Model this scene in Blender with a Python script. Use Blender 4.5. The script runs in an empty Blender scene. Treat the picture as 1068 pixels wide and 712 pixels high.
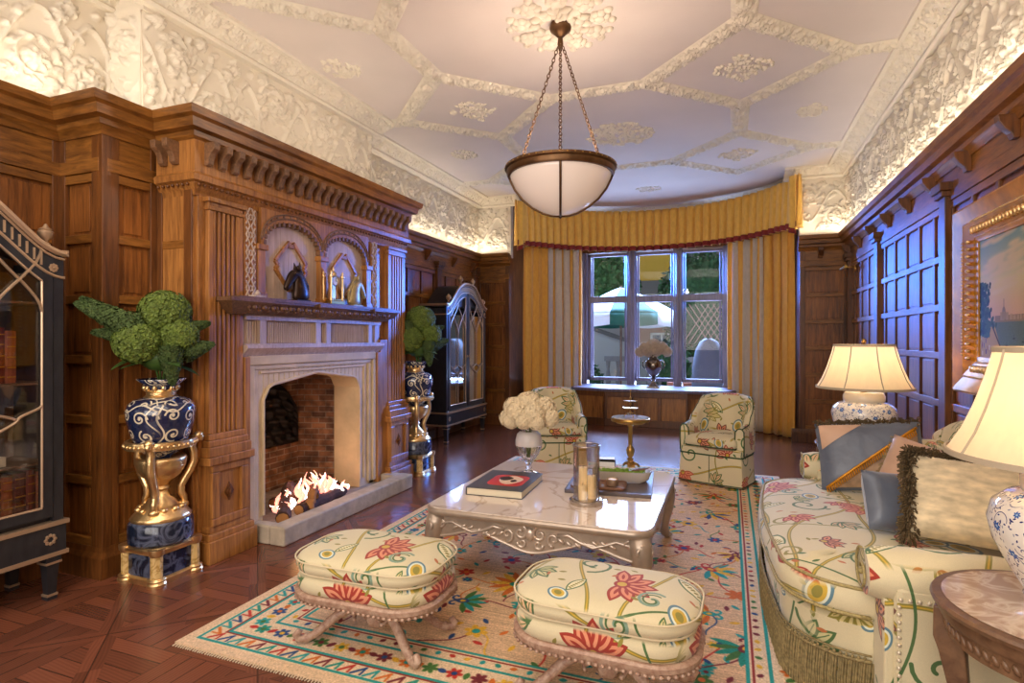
import bpy, math, random
import numpy as np
from mathutils import Vector, Matrix
PI = math.pi
random.seed(7); rng = np.random.default_rng(7)
C = bpy.context.scene.collection
sc = bpy.context.scene

# ------------------------------------------------------------ camera, world, light, exposure
YAW = math.radians(20.9)
cd = bpy.data.cameras.new('camera'); cam = bpy.data.objects.new('camera', cd); C.objects.link(cam)
cd.sensor_width = 36; cd.lens = 20.0; cd.shift_y = -0.002; cd.clip_start = .05
cam.location = (0, 0, 1.4); cam.rotation_euler = (PI/2, 0, YAW)
sc.camera = cam
sc.view_settings.view_transform = 'Standard'; sc.view_settings.look = 'None'
sc.view_settings.gamma = 1; sc.view_settings.use_curve_mapping = False
sc.view_settings.exposure = 0.62
w = bpy.data.worlds.new('world'); sc.world = w; w.use_nodes = True
wb = w.node_tree.nodes['Background']; wb.inputs[0].default_value = (.62, .78, 1, 1); wb.inputs[1].default_value = .55

def area(name, loc, rot, sx, sy, power, col):
    l = bpy.data.lights.new(name, 'AREA'); l.shape = 'RECTANGLE'; l.size = sx; l.size_y = sy
    l.energy = power; l.color = col
    o = bpy.data.objects.new(name, l); C.objects.link(o); o.location = loc; o.rotation_euler = rot
    return o
WARM = (1, .87, .68); DAY = (.30, .48, 1)
# daylight from above the garden, coming in through the bay window
area('bay_daylight', (-2.4, 16.0, 5.3), (math.radians(-75), 0, 0), 9, 2.6, 5500, DAY)
def aim(name, loc, tgt, sx, sy, power, col):
    d = Vector(tgt)-Vector(loc); return area(name, loc, d.to_track_quat('-Z', 'Y').to_euler(), sx, sy, power, col)
def spot(name, loc, tgt, ang, power, col, rad=.5):
    l = bpy.data.lights.new(name, 'SPOT'); l.energy = power; l.color = col; l.spot_size = math.radians(ang); l.spot_blend = .9; l.shadow_soft_size = rad
    o = bpy.data.objects.new(name, l); C.objects.link(o); o.location = loc; d = Vector(tgt)-Vector(loc); o.rotation_euler = d.to_track_quat('-Z', 'Y').to_euler(); return o
# added spots outside the window, throwing blue onto the right wall and chimneypiece
spot('sky_glow', (-3.5, 12.9, 3.0), (1.5, 6.9, 1.70), 23, 11500, (.05, .20, 1))
spot('sky_glow', (.9, 12.9, 3.0), (-3.1, 4.9, 1.2), 22, 6500, (.06, .22, 1))
aim('garden_bounce', (-1.25, 11.3, .25), (-1.25, 8.2, 3.7), 3.0, .8, 230, (.42, .58, 1))  # added fill lamp hidden below the sill, turning the bay ceiling blue
# added fill lamps behind and above the camera, brightening the closed room
area('rear_daylight', (-1.2, -2.2, 2.1), (math.radians(90), 0, 0), 4.4, 2.2, 118, (1, .93, .86))
area('rear_ceiling_light', (-1.2, .6, 3.6), (0, 0, 0), 3.2, 2.4, 48, (1, .91, .82))
COVE = []   # filled with the walls below

# ------------------------------------------------------------ helpers: images painted in memory
def lin(h):
    if isinstance(h, str):
        h = h.lstrip('#'); h = [int(h[i:i+2], 16)/255 for i in (0, 2, 4)]
        return tuple((x/12.92 if x <= .04045 else ((x+.055)/1.055)**2.4) for x in h)
    return tuple(h)
def srgb(h):
    h = h.lstrip('#'); return np.array([int(h[i:i+2], 16)/255 for i in (0, 2, 4)])

class Paint:
    """tiling canvas; coordinates in metres"""
    def __init__(s, W, H, res, bg, wrap=True):
        s.W, s.H, s.res, s.wrap = W, H, res, wrap
        s.w, s.h = int(round(W/res)), int(round(H/res))
        s.a = np.ones((s.h, s.w, len(bg)))*np.array(bg)
    def _blit(s, x0, x1, y0, y1, fn, col, mode='set'):
        r = s.res
        i0, i1 = int(math.floor(x0/r)), int(math.ceil(x1/r))+1
        j0, j1 = int(math.floor(y0/r)), int(math.ceil(y1/r))+1
        if not s.wrap:
            i0, j0 = max(i0, 0), max(j0, 0); i1, j1 = min(i1, s.w), min(j1, s.h)
            if i0 >= i1 or j0 >= j1: return
        I, J = np.arange(i0, i1), np.arange(j0, j1)
        X, Y = np.meshgrid((I+.5)*r, (J+.5)*r)
        m = fn(X, Y)                       # 0..1 coverage (or height)
        ix = np.ix_(J % s.h, I % s.w)
        old = s.a[ix]
        if mode == 'max': s.a[ix] = np.maximum(old, m[..., None])
        else: s.a[ix] = old*(1-m[..., None]) + np.array(col)*m[..., None]
    def ell(s, cx, cy, rx, ry, ang, col, mode='set', pw=1.0, amp=1.0, point=False):
        c, sn = math.cos(ang), math.sin(ang); R = max(rx, ry)*1.05
        def fn(X, Y):
            u = ((X-cx)*c+(Y-cy)*sn)/rx; v = (-(X-cx)*sn+(Y-cy)*c)/ry
            if point: d = np.abs(v)/np.maximum(1-u*u, 1e-3); d = np.where(np.abs(u) < 1, d, 9)
            else: d = np.sqrt(u*u+v*v)
            if mode == 'max': return amp*np.sqrt(np.clip(1-d*d, 0, 1))**pw
            return np.clip((1-d)*min(rx, ry)/s.res+.5, 0, 1)
        s._blit(cx-R, cx+R, cy-R, cy+R, fn, col, mode)
    def line(s, pts, wd, col, mode='set', amp=1.0, taper=False):
        n = len(pts)
        for k in range(n-1):
            (ax, ay), (bx, by) = pts[k], pts[k+1]
            r = wd/2*(1-.75*k/n if taper else 1)
            def fn(X, Y):
                dx, dy = bx-ax, by-ay; L = dx*dx+dy*dy+1e-12
                t = np.clip(((X-ax)*dx+(Y-ay)*dy)/L, 0, 1)
                d = np.hypot(X-ax-t*dx, Y-ay-t*dy)
                if mode == 'max': return amp*np.sqrt(np.clip(1-(d/r)**2, 0, 1))
                return np.clip((r-d)/s.res+.5, 0, 1)
            s._blit(min(ax, bx)-r-s.res, max(ax, bx)+r+s.res, min(ay, by)-r-s.res, max(ay, by)+r+s.res, fn, col, mode)
    def rect(s, x0, x1, y0, y1, col):
        s._blit(x0, x1-s.res*1.01, y0, y1-s.res*1.01, lambda X, Y: np.ones_like(X), col)
    def poly(s, pts, col):
        P = pts
        def fn(X, Y):
            ins = np.zeros(X.shape, bool)
            for k in range(len(P)):
                (x1, y1), (x2, y2) = P[k], P[(k+1) % len(P)]
                if y1 == y2: continue
                cnd = ((y1 > Y) != (y2 > Y)) & (X < (x2-x1)*(Y-y1)/(y2-y1)+x1)
                ins ^= cnd
            return ins.astype(float)
        xs = [p[0] for p in P]; ys = [p[1] for p in P]
        s._blit(min(xs), max(xs), min(ys), max(ys), fn, col)
    def image(s, name):
        h, w_ = s.a.shape[:2]
        buf = np.ones((h, w_, 4), np.float32); buf[..., :3] = np.clip(s.a[..., :3], 0, 1)
        im = bpy.data.images.new(name, w_, h); im.pixels.foreach_set(buf.ravel()); im.update(); im.pack()
        return im
def spiral(cx, cy, r, a0, turns, n=22, shrink=.15):
    return [(cx+r*(1-(1-shrink)*t)*math.cos(a0+turns*2*PI*t), cy+r*(1-(1-shrink)*t)*math.sin(a0+turns*2*PI*t)) for t in [k/n for k in range(n+1)]]
def sinp(x0, y0, x1, y1, amp, cyc, n=24, ph=0):
    L = math.hypot(x1-x0, y1-y0); nx, ny = -(y1-y0)/L, (x1-x0)/L
    return [(x0+(x1-x0)*t+nx*amp*math.sin(cyc*2*PI*t+ph), y0+(y1-y0)*t+ny*amp*math.sin(cyc*2*PI*t+ph)) for t in [k/n for k in range(n+1)]]

# crewel-work upholstery
def crewel():
    T = .74; p = Paint(T, T, T/1000, srgb('#d5c8a2'))
    OL, GR, RD, SA, BL, YE, DK = [srgb(x) for x in ('#8d8338', '#4c6b3c', '#9c3222', '#d98c68', '#5d7f8c', '#c9a63c', '#6b3a2a')]
    for a in (((0, .1), (T, .16), .05), ((0, .50), (T, .44), .06), ((0, .70), (T, .66), -.05), ((0, .30), (T, .33), -.05)):
        (x0, y0), (x1, y1), am = a
        p.line(sinp(x0, y0, x1, y1+(y0-y1), am, 1, 40), .012, OL); p.line(sinp(x0, y0, x1, y1+(y0-y1), am, 1, 40), .004, YE)
    p.line(sinp(.1, 0, .1, T, .06, 1, 40), .008, OL)
    p.line(sinp(.5, 0, .5, T, .05, 1, 40, 2), .007, GR)
    for (x, y, r, a, t) in ((.25, .3, .07, 0, 1.2), (.62, .62, .07, 2, -1.2), (.6, .2, .06, 3, 1.1), (.12, .6, .05, 1, 1.2), (.4, .7, .05, 5, -1.1)):
        p.line(spiral(x, y, r, a, t), .010, OL if r < .06 else GR)
    def lotus(x, y, R, ang, c1, c2, n=7, spread=2.4):
        for k in range(n):
            a = ang+(k/(n-1)-.5)*spread
            px, py = x+R*.55*math.cos(a), y+R*.55*math.sin(a)
            p.ell(px, py, R*.55, R*.24, a, c1, point=True); p.ell(px, py, R*.42, R*.15, a, c2, point=True)
            p.ell(px, py, R*.2, R*.05, a, c1, point=True)
        p.ell(x, y, R*.25, R*.25, 0, c1); p.ell(x, y, R*.15, R*.15, 0, YE)
    lotus(.37, .42, .10, 1.57, RD, SA, 7, 3.4)
    lotus(.68, .30, .075, .4, DK, SA, 5, 2.6)
    lotus(.12, .22, .07, 2.2, RD, srgb('#e3a582'), 5)
    lotus(.55, .06, .075, -1.2, srgb('#b4503a'), SA, 5)
    lotus(.05, .62, .07, 1.0, RD, SA, 5); lotus(.28, .03, .06, 1.9, DK, SA, 5); lotus(.5, .71, .06, .4, RD, SA, 5)
    def leafy(x, y, R, ang, c1, c2, n=5):
        for k in range(n):
            a = ang+(k-(n-1)/2)*.55; q = R*(1-.12*abs(k-(n-1)/2))
            px, py = x+q*.5*math.cos(a), y+q*.5*math.sin(a)
            p.ell(px, py, q*.55, q*.22, a, c1, point=True); p.ell(px, py, q*.42, q*.13, a, c2, point=True)
            p.line([(x, y), (x+q*.8*math.cos(a), y+q*.8*math.sin(a))], .003, c1)
    leafy(.17, .47, .11, 2.6, GR, srgb('#e2b98c')); leafy(.6, .45, .09, -.3, OL, srgb('#d8c78b')); leafy(.55, .56, .07, 2, GR, srgb('#d8c78b')); leafy(.03, .03, .08, .8, GR, srgb('#e2b98c')); leafy(.33, .13, .09, .7, GR, srgb('#c9c08a'))
    def paisley(x, y, R, ang):
        for c, k in ((BL, 1), (srgb('#dbe0cc'), .8), (YE, .62), (OL, .35)): p.ell(x, y, R*k, R*.7*k, ang, c)
    paisley(.07, .37, .055, 1); paisley(.07, .30, .04, 2); paisley(.47, .60, .045, .3); paisley(.48, .25, .035, 1.2)
    def pod(x, y, R, ang):
        p.ell(x, y, R, R*.4, ang, GR, point=True); p.ell(x, y, R*.86, R*.3, ang, srgb('#e4dab0'), point=True)
        for k in range(-3, 4):
            q = k*R*.2; p.ell(x+q*math.cos(ang), y+q*math.sin(ang), R*.07, R*.12, ang, OL)
    pod(.29, .62, .07, .8); pod(.66, .50, .06, -.9); pod(.42, .29, .05, 2.7)
    for c, R in ((srgb('#7f9a84'), .05), (GR, .035)):
        p.line(spiral(.44, .52, R, 2.5, 1.1), .010 if R > .04 else .006, c)
    for k in range(40):
        x, y = rng.random(2)*T; a = rng.random()*6.28
        p.ell(x, y, .014, .006, a, [OL, GR, srgb('#b86a3a'), OL][k % 4], point=True)
    p.a *= (1+rng.normal(0, .018, p.a.shape[:2]))[..., None]
    return p.image('crewel_pattern'), 1.02
# oriental rug
RUG = (-2.38, .47, 1.89, 6.35)
def rug_img():
    W, H = RUG[1]-RUG[0], RUG[3]-RUG[2]; p = Paint(W, H, .005, srgb('#d3ae86'), wrap=False)
    p.a *= (1+rng.normal(0, .05, (p.h, 1, 1))+rng.normal(0, .03, (p.h, p.w, 1)))
    cols = [srgb(x) for x in ('#b32a1c', '#17836f', '#1c3f72', '#c8641e', '#d9a62a', '#6d1f24', '#1f8f8a', '#3f6b2c')]
    def flower(x, y, r):
        c = cols[rng.integers(8)]; c2 = cols[rng.integers(8)]
        for k in range(6): p.ell(x+r*.6*math.cos(k*1.047), y+r*.6*math.sin(k*1.047), r*.42, r*.28, k*1.047, c)
        p.ell(x, y, r*.34, r*.34, 0, c2)
    def palmette(x, y, r, a):
        c, c2, c3 = cols[rng.integers(8)], cols[rng.integers(8)], cols[rng.integers(8)]
        for k in range(-3, 4):
            b = a+k*.42; p.ell(x+r*.6*math.cos(b), y+r*.6*math.sin(b), r*.5, r*.13, b, c if k % 2 else c2, point=True)
        p.ell(x, y, r*.3, r*.2, a, c3); p.ell(x, y, r*.15, r*.1, a, cols[4])
        for k in (-1, 1): p.line(spiral(x-r*.3*math.cos(a)+k*r*.3*math.sin(a), y-r*.3*math.sin(a)-k*r*.3*math.cos(a), r*.3, a+k, k*.7, 10), .012, c3)
    # field
    fx0, fx1, fy0, fy1 = .46, W-.30, .46, H-.46
    for gy in np.arange(fy0+.12, fy1, .29):
        row = int(round((gy-fy0)/.29))
        for gx in np.arange(fx0+.10+(row % 2)*.17, fx1, .34):
            x, y = gx+rng.uniform(-.03, .03), gy+rng.uniform(-.03, .03)
            a = rng.uniform(0, 6.28)
            st = cols[[0, 3, 5, 2][rng.integers(4)]]
            p.line(sinp(x, y, x+.3*math.cos(a), y+.3*math.sin(a), .03, .7, 10), .008, st)
            p.line(sinp(x, y, x-.22*math.sin(a), y+.22*math.cos(a), .03, .8, 10), .007, cols[rng.integers(8)])
            for k in range(5):
                b = a+k*1.3; q = rng.uniform(.1, .17)
                p.ell(x+q*math.cos(b), y+q*math.sin(b), .03, .012, b+.8, cols[rng.integers(8)], point=True)
            if rng.random() < .55: palmette(x, y, rng.uniform(.11, .16), a)
            else: flower(x, y, rng.uniform(.045, .065))
            flower(x+.3*math.cos(a), y+.3*math.sin(a), .032)
    # borders
    TE = srgb('#1c8f86'); cream = srgb('#dcc09a')
    def band(o, wd, col=None):
        c = cream if col is None else col
        for r_ in ((o, W-o, o, o+wd), (o, W-o, H-o-wd, H-o), (o, o+wd, o, H-o), (W-o-wd, W-o, o, H-o)): p.rect(*r_, c)
    band(0, .46 if False else .05, srgb('#d9b892'))
    band(.05, .34)
    def run(o):    # points along the centreline of a border
        out = []
        for (x0, y0, x1, y1) in ((o, o, W-o, o), (W-o, o, W-o, H-o), (W-o, H-o, o, H-o), (o, H-o, o, o)):
            out.append((x0, y0, x1, y1))
        return out
    for o in (.06, .155, .30, .39): band(o, .012, TE)
    for o in (.148, .372): band(o, .006, srgb('#8e2a20'))
    for (x0, y0, x1, y1) in run(.11):
        L = math.hypot(x1-x0, y1-y0); n = int(L/.06)
        dx, dy = (x1-x0)/L, (y1-y0)/L; nx, ny = -dy, dx
        for k in range(n):
            c = cols[[0, 2, 6, 3, 5, 1][k % 6]]; s0, s1 = k*L/n, (k+.72)*L/n
            p.line([(x0+dx*s0-nx*.025, y0+dy*s0-ny*.025), (x0+dx*s1+nx*.025, y0+dy*s1+ny*.025)], .014, c)
            p.line([(x0+dx*s1+nx*.025, y0+dy*s1+ny*.025), (x0+dx*s1-nx*.025, y0+dy*s1-ny*.025)], .010, c)
    for (x0, y0, x1, y1) in run(.235):
        L = math.hypot(x1-x0, y1-y0); n = int(L/.11)
        for k in range(n):
            t = (k+.5)/n; x, y = x0+(x1-x0)*t, y0+(y1-y0)*t
            flower(x, y, .038)
            p.ell(x+(x1-x0)/n*.5, y+(y1-y0)/n*.5, .026, .014, rng.uniform(0, 3), cols[rng.integers(8)], point=True)
    for (x0, y0, x1, y1) in run(.35):
        L = math.hypot(x1-x0, y1-y0); n = int(L/.07)
        for k in range(n):
            t = (k+.5)/n; p.ell(x0+(x1-x0)*t, y0+(y1-y0)*t, .018, .012, k, cols[rng.integers(8)], point=True)
    p.a *= (1+rng.normal(0, .06, p.a.shape[:2]))[..., None]
    return p.image('rug_pattern')
def porcelain():
    T = .3; p = Paint(T, T, T/400, srgb('#ece6dc')); B, N, G = srgb('#1f57a8'), srgb('#26306e'), srgb('#8e93a8')
    for (x, y, r, a, t) in ((.06, .08, .05, 0, 1), (.2, .06, .045, 2, -1), (.1, .2, .05, 4, 1), (.24, .2, .05, 1, -1), (.16, .27, .03, 3, 1), (.02, .15, .03, 0, -1)):
        p.line(spiral(x, y, r, a, t), .0035, N)
    for k in range(90):
        x, y = rng.random(2)*T; a = rng.random()*6.28; p.ell(x, y, .008, .0035, a, N if k % 3 else G, point=True)
    for (x, y, r) in ((.05, .05, .022), (.2, .12, .024), (.1, .24, .02), (.26, .26, .02), (.14, .13, .014)):
        for k in range(7): p.ell(x+r*.7*math.cos(k*.9), y+r*.7*math.sin(k*.9), r*.42, r*.26, k*.9, B)
        p.ell(x, y, r*.3, r*.3, 0, srgb('#9fc0dd'))
    return p.image('porcelain_pattern'), T
def scrolls():
    T = .3; p = Paint(T, T, T/360, srgb('#1b2240'))
    n = rng.random((12, 12)); p.a += np.kron(n, np.ones((30, 30)))[:p.h, :p.w, None]*.05
    c = srgb('#d9cbb0')
    for (x, y, r, a, t) in ((.07, .07, .06, 0, 1.3), (.22, .09, .055, 3, -1.3), (.09, .22, .055, 2, 1.3), (.24, .23, .06, 5, -1.3)):
        p.line(spiral(x, y, r, a, t, 30, .2), .013, c); 
        p.ell(x, y, .012, .012, 0, c)
    p.line(sinp(0, .15, T, .15, .03, 1), .011, c); p.line(sinp(.15, 0, .15, T, .03, 1), .011, c)
    return p.image('scroll_pattern'), T
def parquet():
    T = 1.3; n = 1040; res = T/n
    X, Y = np.meshgrid((np.arange(n)+.5)*res, (np.arange(n)+.5)*res)
    cell = .65; ci, cj = np.floor(X/cell), np.floor(Y/cell); u, v = X/cell-ci-.5, Y/cell-cj-.5
    bd = np.maximum(abs(u), abs(v)) > .43
    sw = .085/cell
    # frame strips
    idb = np.where(abs(u) > abs(v), np.sign(u)*7+11+np.floor(v*2), np.sign(v)*3+23+np.floor(u*2))
    a, b = (u+v)/1.414, (u-v)/1.414
    big = .85/1.0
    par = (np.floor(a/big)+np.floor(b/big)) % 2
    s1 = np.floor(a/sw); s2 = np.floor(b/sw)
    idi = np.where(par == 0, s1*17+np.floor(b/big)*131, s2*29+np.floor(a/big)*57+500)
    fr = np.where(par == 0, a/sw-s1, b/sw-s2); along = np.where(par == 0, b, a)
    ID = np.where(bd, idb, idi)+ci*71+cj*37
    h = np.modf(np.sin(ID*12.9898)*43758.5453)[0] % 1
    g = np.where(bd, np.where(abs(u) > abs(v), u, v), np.where(par == 0, a, b))
    al = np.where(bd, np.where(abs(u) > abs(v), v, u), along)
    grain = .5+.5*np.sin(g*260+3*np.sin(al*9+h*30)+h*50)
    val = .80+.24*h+.10*grain
    gap = (np.where(bd, np.minimum(abs(np.maximum(abs(u), abs(v))-.41), .5-np.maximum(abs(u), abs(v)))*6, np.minimum(fr, 1-fr))) < .035
    val = np.where(gap, .68, val)
    p = Paint(T, T, res, (0, 0, 0)); p.a = val[..., None]*srgb('#744430')[None, None]
    return p.image('parquet_pattern'), T
def landscape():
    W, H = 1.1, .72; p = Paint(W, H, .0022, (0, 0, 0), wrap=False)
    Y = (np.arange(p.h)/p.h)[:, None, None]
    top, mid, low = srgb('#6d8f94'), srgb('#c9bb8e'), srgb('#c79f78')
    sky = np.where(Y > .62, mid+(top-mid)*(Y-.62)/.38, low+(mid-low)*np.clip((Y-.35)/.27, 0, 1))
    p.a = np.ones((p.h, p.w, 1))*sky
    for k in range(60):
        p.ell(rng.uniform(.1, W), rng.uniform(.35, .7), rng.uniform(.05, .12), .015, .1, srgb('#c9b795'))
    for k in range(3): p.a = (p.a+np.roll(p.a, 4, 1)+np.roll(p.a, -4, 1)+np.roll(p.a, 4, 0))/4
    water = srgb('#5b6a55'); m = int(.31*p.h); p.a[:m] = water*(1+rng.normal(0, .05, (m, p.w, 1)))
    p.rect(.2, W, .215, .25, srgb('#8a7350'))
    for k in range(30): x = rng.uniform(.22, W-.04); p.rect(x, x+rng.uniform(.01, .03), .225, .235+rng.uniform(.01, .035), srgb('#a28a63'))
    p.ell(.30, .27, .018, .03, 0, srgb('#8b7a66')); p.line([(.30, .28), (.30, .34)], .006, srgb('#7b6c5c')); p.rect(.28, .325, .23, .27, srgb('#97815f'))
    p.poly([(0, 0), (.30, 0), (.2, .19), (.12, .19), (0, .16)], srgb('#a8894c'))
    p.line([(.17, .19), (.32, 0)], .012, srgb('#4d3f26'))
    for k in range(260):
        x = rng.normal(.07, .035); y = rng.uniform(.14, .45); p.ell(x+(.02 if y < .3 else 0), y, .018*(1.1-y), .012, rng.random()*3, srgb(['#2f4630', '#3e5638', '#27392a'][k % 3]))
    for k in range(26): x, y = rng.uniform(.28, W), rng.uniform(.02, .17); p.ell(x, y, .014, .003, 0, srgb('#2f332b')); p.line([(x, y), (x, y+.02)], .002, srgb('#3b342a'))
    for k in range(10): x, y = rng.uniform(.03, .14), rng.uniform(.02, .12); p.line([(x, y), (x, y+.022)], .006, srgb(['#7a2c20', '#2c3550', '#d8cdb0'][k % 3]))
    return p.image('landscape_picture')
def leafrelief(T, H, res, seed, big=True):
    """height field: vines, flowers and leaves, tiling in u"""
    r = np.random.default_rng(seed); p = Paint(T, H, res, (0.,))
    def blade(x, y, L, wd, a, amp):
        c, sn = math.cos(a), math.sin(a); R_ = L*1.05
        def fn(X, Y):
            u = ((X-x)*c+(Y-y)*sn)/L; v = (-(X-x)*sn+(Y-y)*c)/wd
            d = np.where(np.abs(u) < 1, np.abs(v)/np.maximum(1-u*u, 1e-3), 9)
            return amp*np.sqrt(np.clip(1-d*d, 0, 1))*(1-.55*np.exp(-(v/.16)**2))
        p._blit(x-R_, x+R_, y-R_, y+R_, fn, 0, 'max')
    def rose(x, y, R_):
        for k in range(7): p.ell(x+R_*.66*math.cos(k*.898), y+R_*.66*math.sin(k*.898), R_*.36, R_*.30, k*.898, 0, 'max', .6, .75)
        for k in range(5): p.ell(x+R_*.30*math.cos(k*1.257), y+R_*.30*math.sin(k*1.257), R_*.22, R_*.20, k, 0, 'max', .7, .95)
        p.ell(x, y, R_*.16, R_*.16, 0, 0, 'max', .6, 1.0)
    if big:
        for i, (x, y, q, a, t) in enumerate(((.16, .30, .12, 0, 1.25), (.44, .58, .13, 3, -1.25), (.74, .28, .12, 1, 1.25), (1.03, .58, .13, 4, -1.25), (1.32, .30, .12, 2, 1.25))):
            p.line(spiral(x, y, q, a, t, 26, .3), .022, 0, 'max', .5); rose(x, y, .072)
            for k in range(9):
                b = k*.7+i; blade(x+.125*math.cos(b), y+.125*math.sin(b), .05, .020, b+1.1, .6)
        p.line(sinp(0, .42, T, .42, .20, 2.5, 80), .026, 0, 'max', .5)
        for (x, y) in ((.02, .68), (.30, .16), (.30, .74), (.60, .70), (.60, .16), (.88, .74), (.90, .15), (1.18, .17), (1.2, .74), (1.44, .62), (.02, .15)): rose(x, y, .05)
        n = 130
    else: n = 60
    for k in range(n):
        x, y = r.random()*T, r.uniform(.1 if big else .03, .95)*H; a = r.random()*6.28
        L = r.uniform(.03, .06) if big else r.uniform(.014, .03)
        if p.a[int(y/res) % p.h, int(x/res) % p.w, 0] > .55 and big: continue
        if k % 4: blade(x, y, L, L*.36, a, r.uniform(.4, .7))
        else: p.ell(x, y, L*.42, L*.42, 0, 0, 'max', .7, r.uniform(.5, .9))
    if not big: rose(.1, .1, .05); rose(.3, .1, .05)
    if big:
        ed = np.clip((np.arange(p.h)/p.h-.09)/.05, 0, 1)*np.clip((1.0-np.arange(p.h)/p.h)/.03, 0, 1)
        p.a *= ed[:, None, None]
    return p.a[..., 0]

# ------------------------------------------------------------ materials
MATS = {}
def new_mat(name):
    m = bpy.data.materials.new(name); m.use_nodes = True; MATS[name] = m
    nt = m.node_tree; return m, nt, nt.nodes['Principled BSDF']
def mat(name, col, rough=.5, metal=0, noise=0, nscale=20, bump=0, bscale=60, emit=None, es=0, coat=0, stretch=(1, 1, 1), spec=.5, sheen=0, trans=0, ior=1.45):
    if name in MATS: return MATS[name]
    m, nt, b = new_mat(name); c = lin(col)
    b.inputs['Base Color'].default_value = (*c, 1); b.inputs['Roughness'].default_value = rough; b.inputs['Metallic'].default_value = metal
    b.inputs['Coat Weight'].default_value = coat; b.inputs['Specular IOR Level'].default_value = spec; b.inputs['Sheen Weight'].default_value = sheen
    b.inputs['Transmission Weight'].default_value = trans; b.inputs['IOR'].default_value = ior
    tc = nt.nodes.new('ShaderNodeTexCoord'); mp = nt.nodes.new('ShaderNodeMapping'); mp.inputs['Scale'].default_value = stretch
    nt.links.new(tc.outputs['Object'], mp.inputs[0])
    if noise:
        n = nt.nodes.new('ShaderNodeTexNoise'); n.inputs['Scale'].default_value = nscale; n.inputs['Detail'].default_value = 5; nt.links.new(mp.outputs[0], n.inputs[0])
        r = nt.nodes.new('ShaderNodeValToRGB'); r.color_ramp.elements[0].position = .3; r.color_ramp.elements[1].position = .7
        r.color_ramp.elements[0].color = (*[x*(1-noise) for x in c], 1); r.color_ramp.elements[1].color = (*[min(1, x*(1+noise)) for x in c], 1)
        nt.links.new(n.outputs[0], r.inputs[0]); nt.links.new(r.outputs[0], b.inputs['Base Color'])
    if bump:
        n = nt.nodes.new('ShaderNodeTexNoise'); n.inputs['Scale'].default_value = bscale; n.inputs['Detail'].default_value = 3; nt.links.new(mp.outputs[0], n.inputs[0])
        q = nt.nodes.new('ShaderNodeBump'); q.inputs['Strength'].default_value = bump; q.inputs['Distance'].default_value = .01
        nt.links.new(n.outputs[0], q.inputs['Height']); nt.links.new(q.outputs[0], b.inputs['Normal'])
    if emit: b.inputs['Emission Color'].default_value = (*lin(emit), 1); b.inputs['Emission Strength'].default_value = es
    return m
def wood(name, dark, light, rough=.38, stretch=(14, 14, 1.1), knots=True):
    m, nt, b = new_mat(name); L = nt.links.new
    tc = nt.nodes.new('ShaderNodeTexCoord'); mp = nt.nodes.new('ShaderNodeMapping'); mp.inputs['Scale'].default_value = stretch; L(tc.outputs['Object'], mp.inputs[0])
    n1 = nt.nodes.new('ShaderNodeTexNoise'); n1.inputs['Scale'].default_value = 3.2; n1.inputs['Detail'].default_value = 7; n1.inputs['Roughness'].default_value = .65; n1.inputs['Distortion'].default_value = .5; L(mp.outputs[0], n1.inputs[0])
    n2 = nt.nodes.new('ShaderNodeTexNoise'); n2.inputs['Scale'].default_value = 1.7; n2.inputs['Detail'].default_value = 2; L(tc.outputs['Object'], n2.inputs[0])
    ad = nt.nodes.new('ShaderNodeMath'); ad.operation = 'MULTIPLY_ADD'; ad.inputs[1].default_value = .62; L(n1.outputs[0], ad.inputs[0])
    m2 = nt.nodes.new('ShaderNodeMath'); m2.operation = 'MULTIPLY'; m2.inputs[1].default_value = .40; L(n2.outputs[0], m2.inputs[0]); L(m2.outputs[0], ad.inputs[2])
    r = nt.nodes.new('ShaderNodeValToRGB'); e = r.color_ramp.elements; e[0].position = .36; e[1].position = .64; e[0].color = (*lin(dark), 1); e[1].color = (*lin(light), 1)
    L(ad.outputs[0], r.inputs[0]); L(r.outputs[0], b.inputs['Base Color']); b.inputs['Roughness'].default_value = rough
    q = nt.nodes.new('ShaderNodeBump'); q.inputs['Strength'].default_value = .12; q.inputs['Distance'].default_value = .01; L(n1.outputs[0], q.inputs['Height']); L(q.outputs[0], b.inputs['Normal'])
    return m
def img_mat(name, im, T, rough=.8, metal=0, box=True, bump=0, coat=0, sheen=0, rot=0, off=(0, 0, 0)):
    m, nt, b = new_mat(name); L = nt.links.new
    tc = nt.nodes.new('ShaderNodeTexCoord'); mp = nt.nodes.new('ShaderNodeMapping'); mp.inputs['Rotation'].default_value = (0, 0, rot)
    sx, sy = (T, T) if not isinstance(T, tuple) else T
    mp.inputs['Scale'].default_value = (1/sx, 1/sy, 1/sx); mp.inputs['Location'].default_value = off
    t = nt.nodes.new('ShaderNodeTexImage'); t.image = im; t.extension = 'REPEAT'
    if box: t.projection = 'BOX'; t.projection_blend = .15
    L(tc.outputs['Object'], mp.inputs[0]); L(mp.outputs[0], t.inputs[0]); L(t.outputs[0], b.inputs['Base Color'])
    b.inputs['Roughness'].default_value = rough; b.inputs['Metallic'].default_value = metal; b.inputs['Coat Weight'].default_value = coat; b.inputs['Sheen Weight'].default_value = sheen
    if bump:
        n = nt.nodes.new('ShaderNodeTexNoise'); n.inputs['Scale'].default_value = 260; L(tc.outputs['Object'], n.inputs[0])
        q = nt.nodes.new('ShaderNodeBump'); q.inputs['Strength'].default_value = bump; q.inputs['Distance'].default_value = .004; L(n.outputs[0], q.inputs['Height']); L(q.outputs[0], b.inputs['Normal'])
    return m
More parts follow.
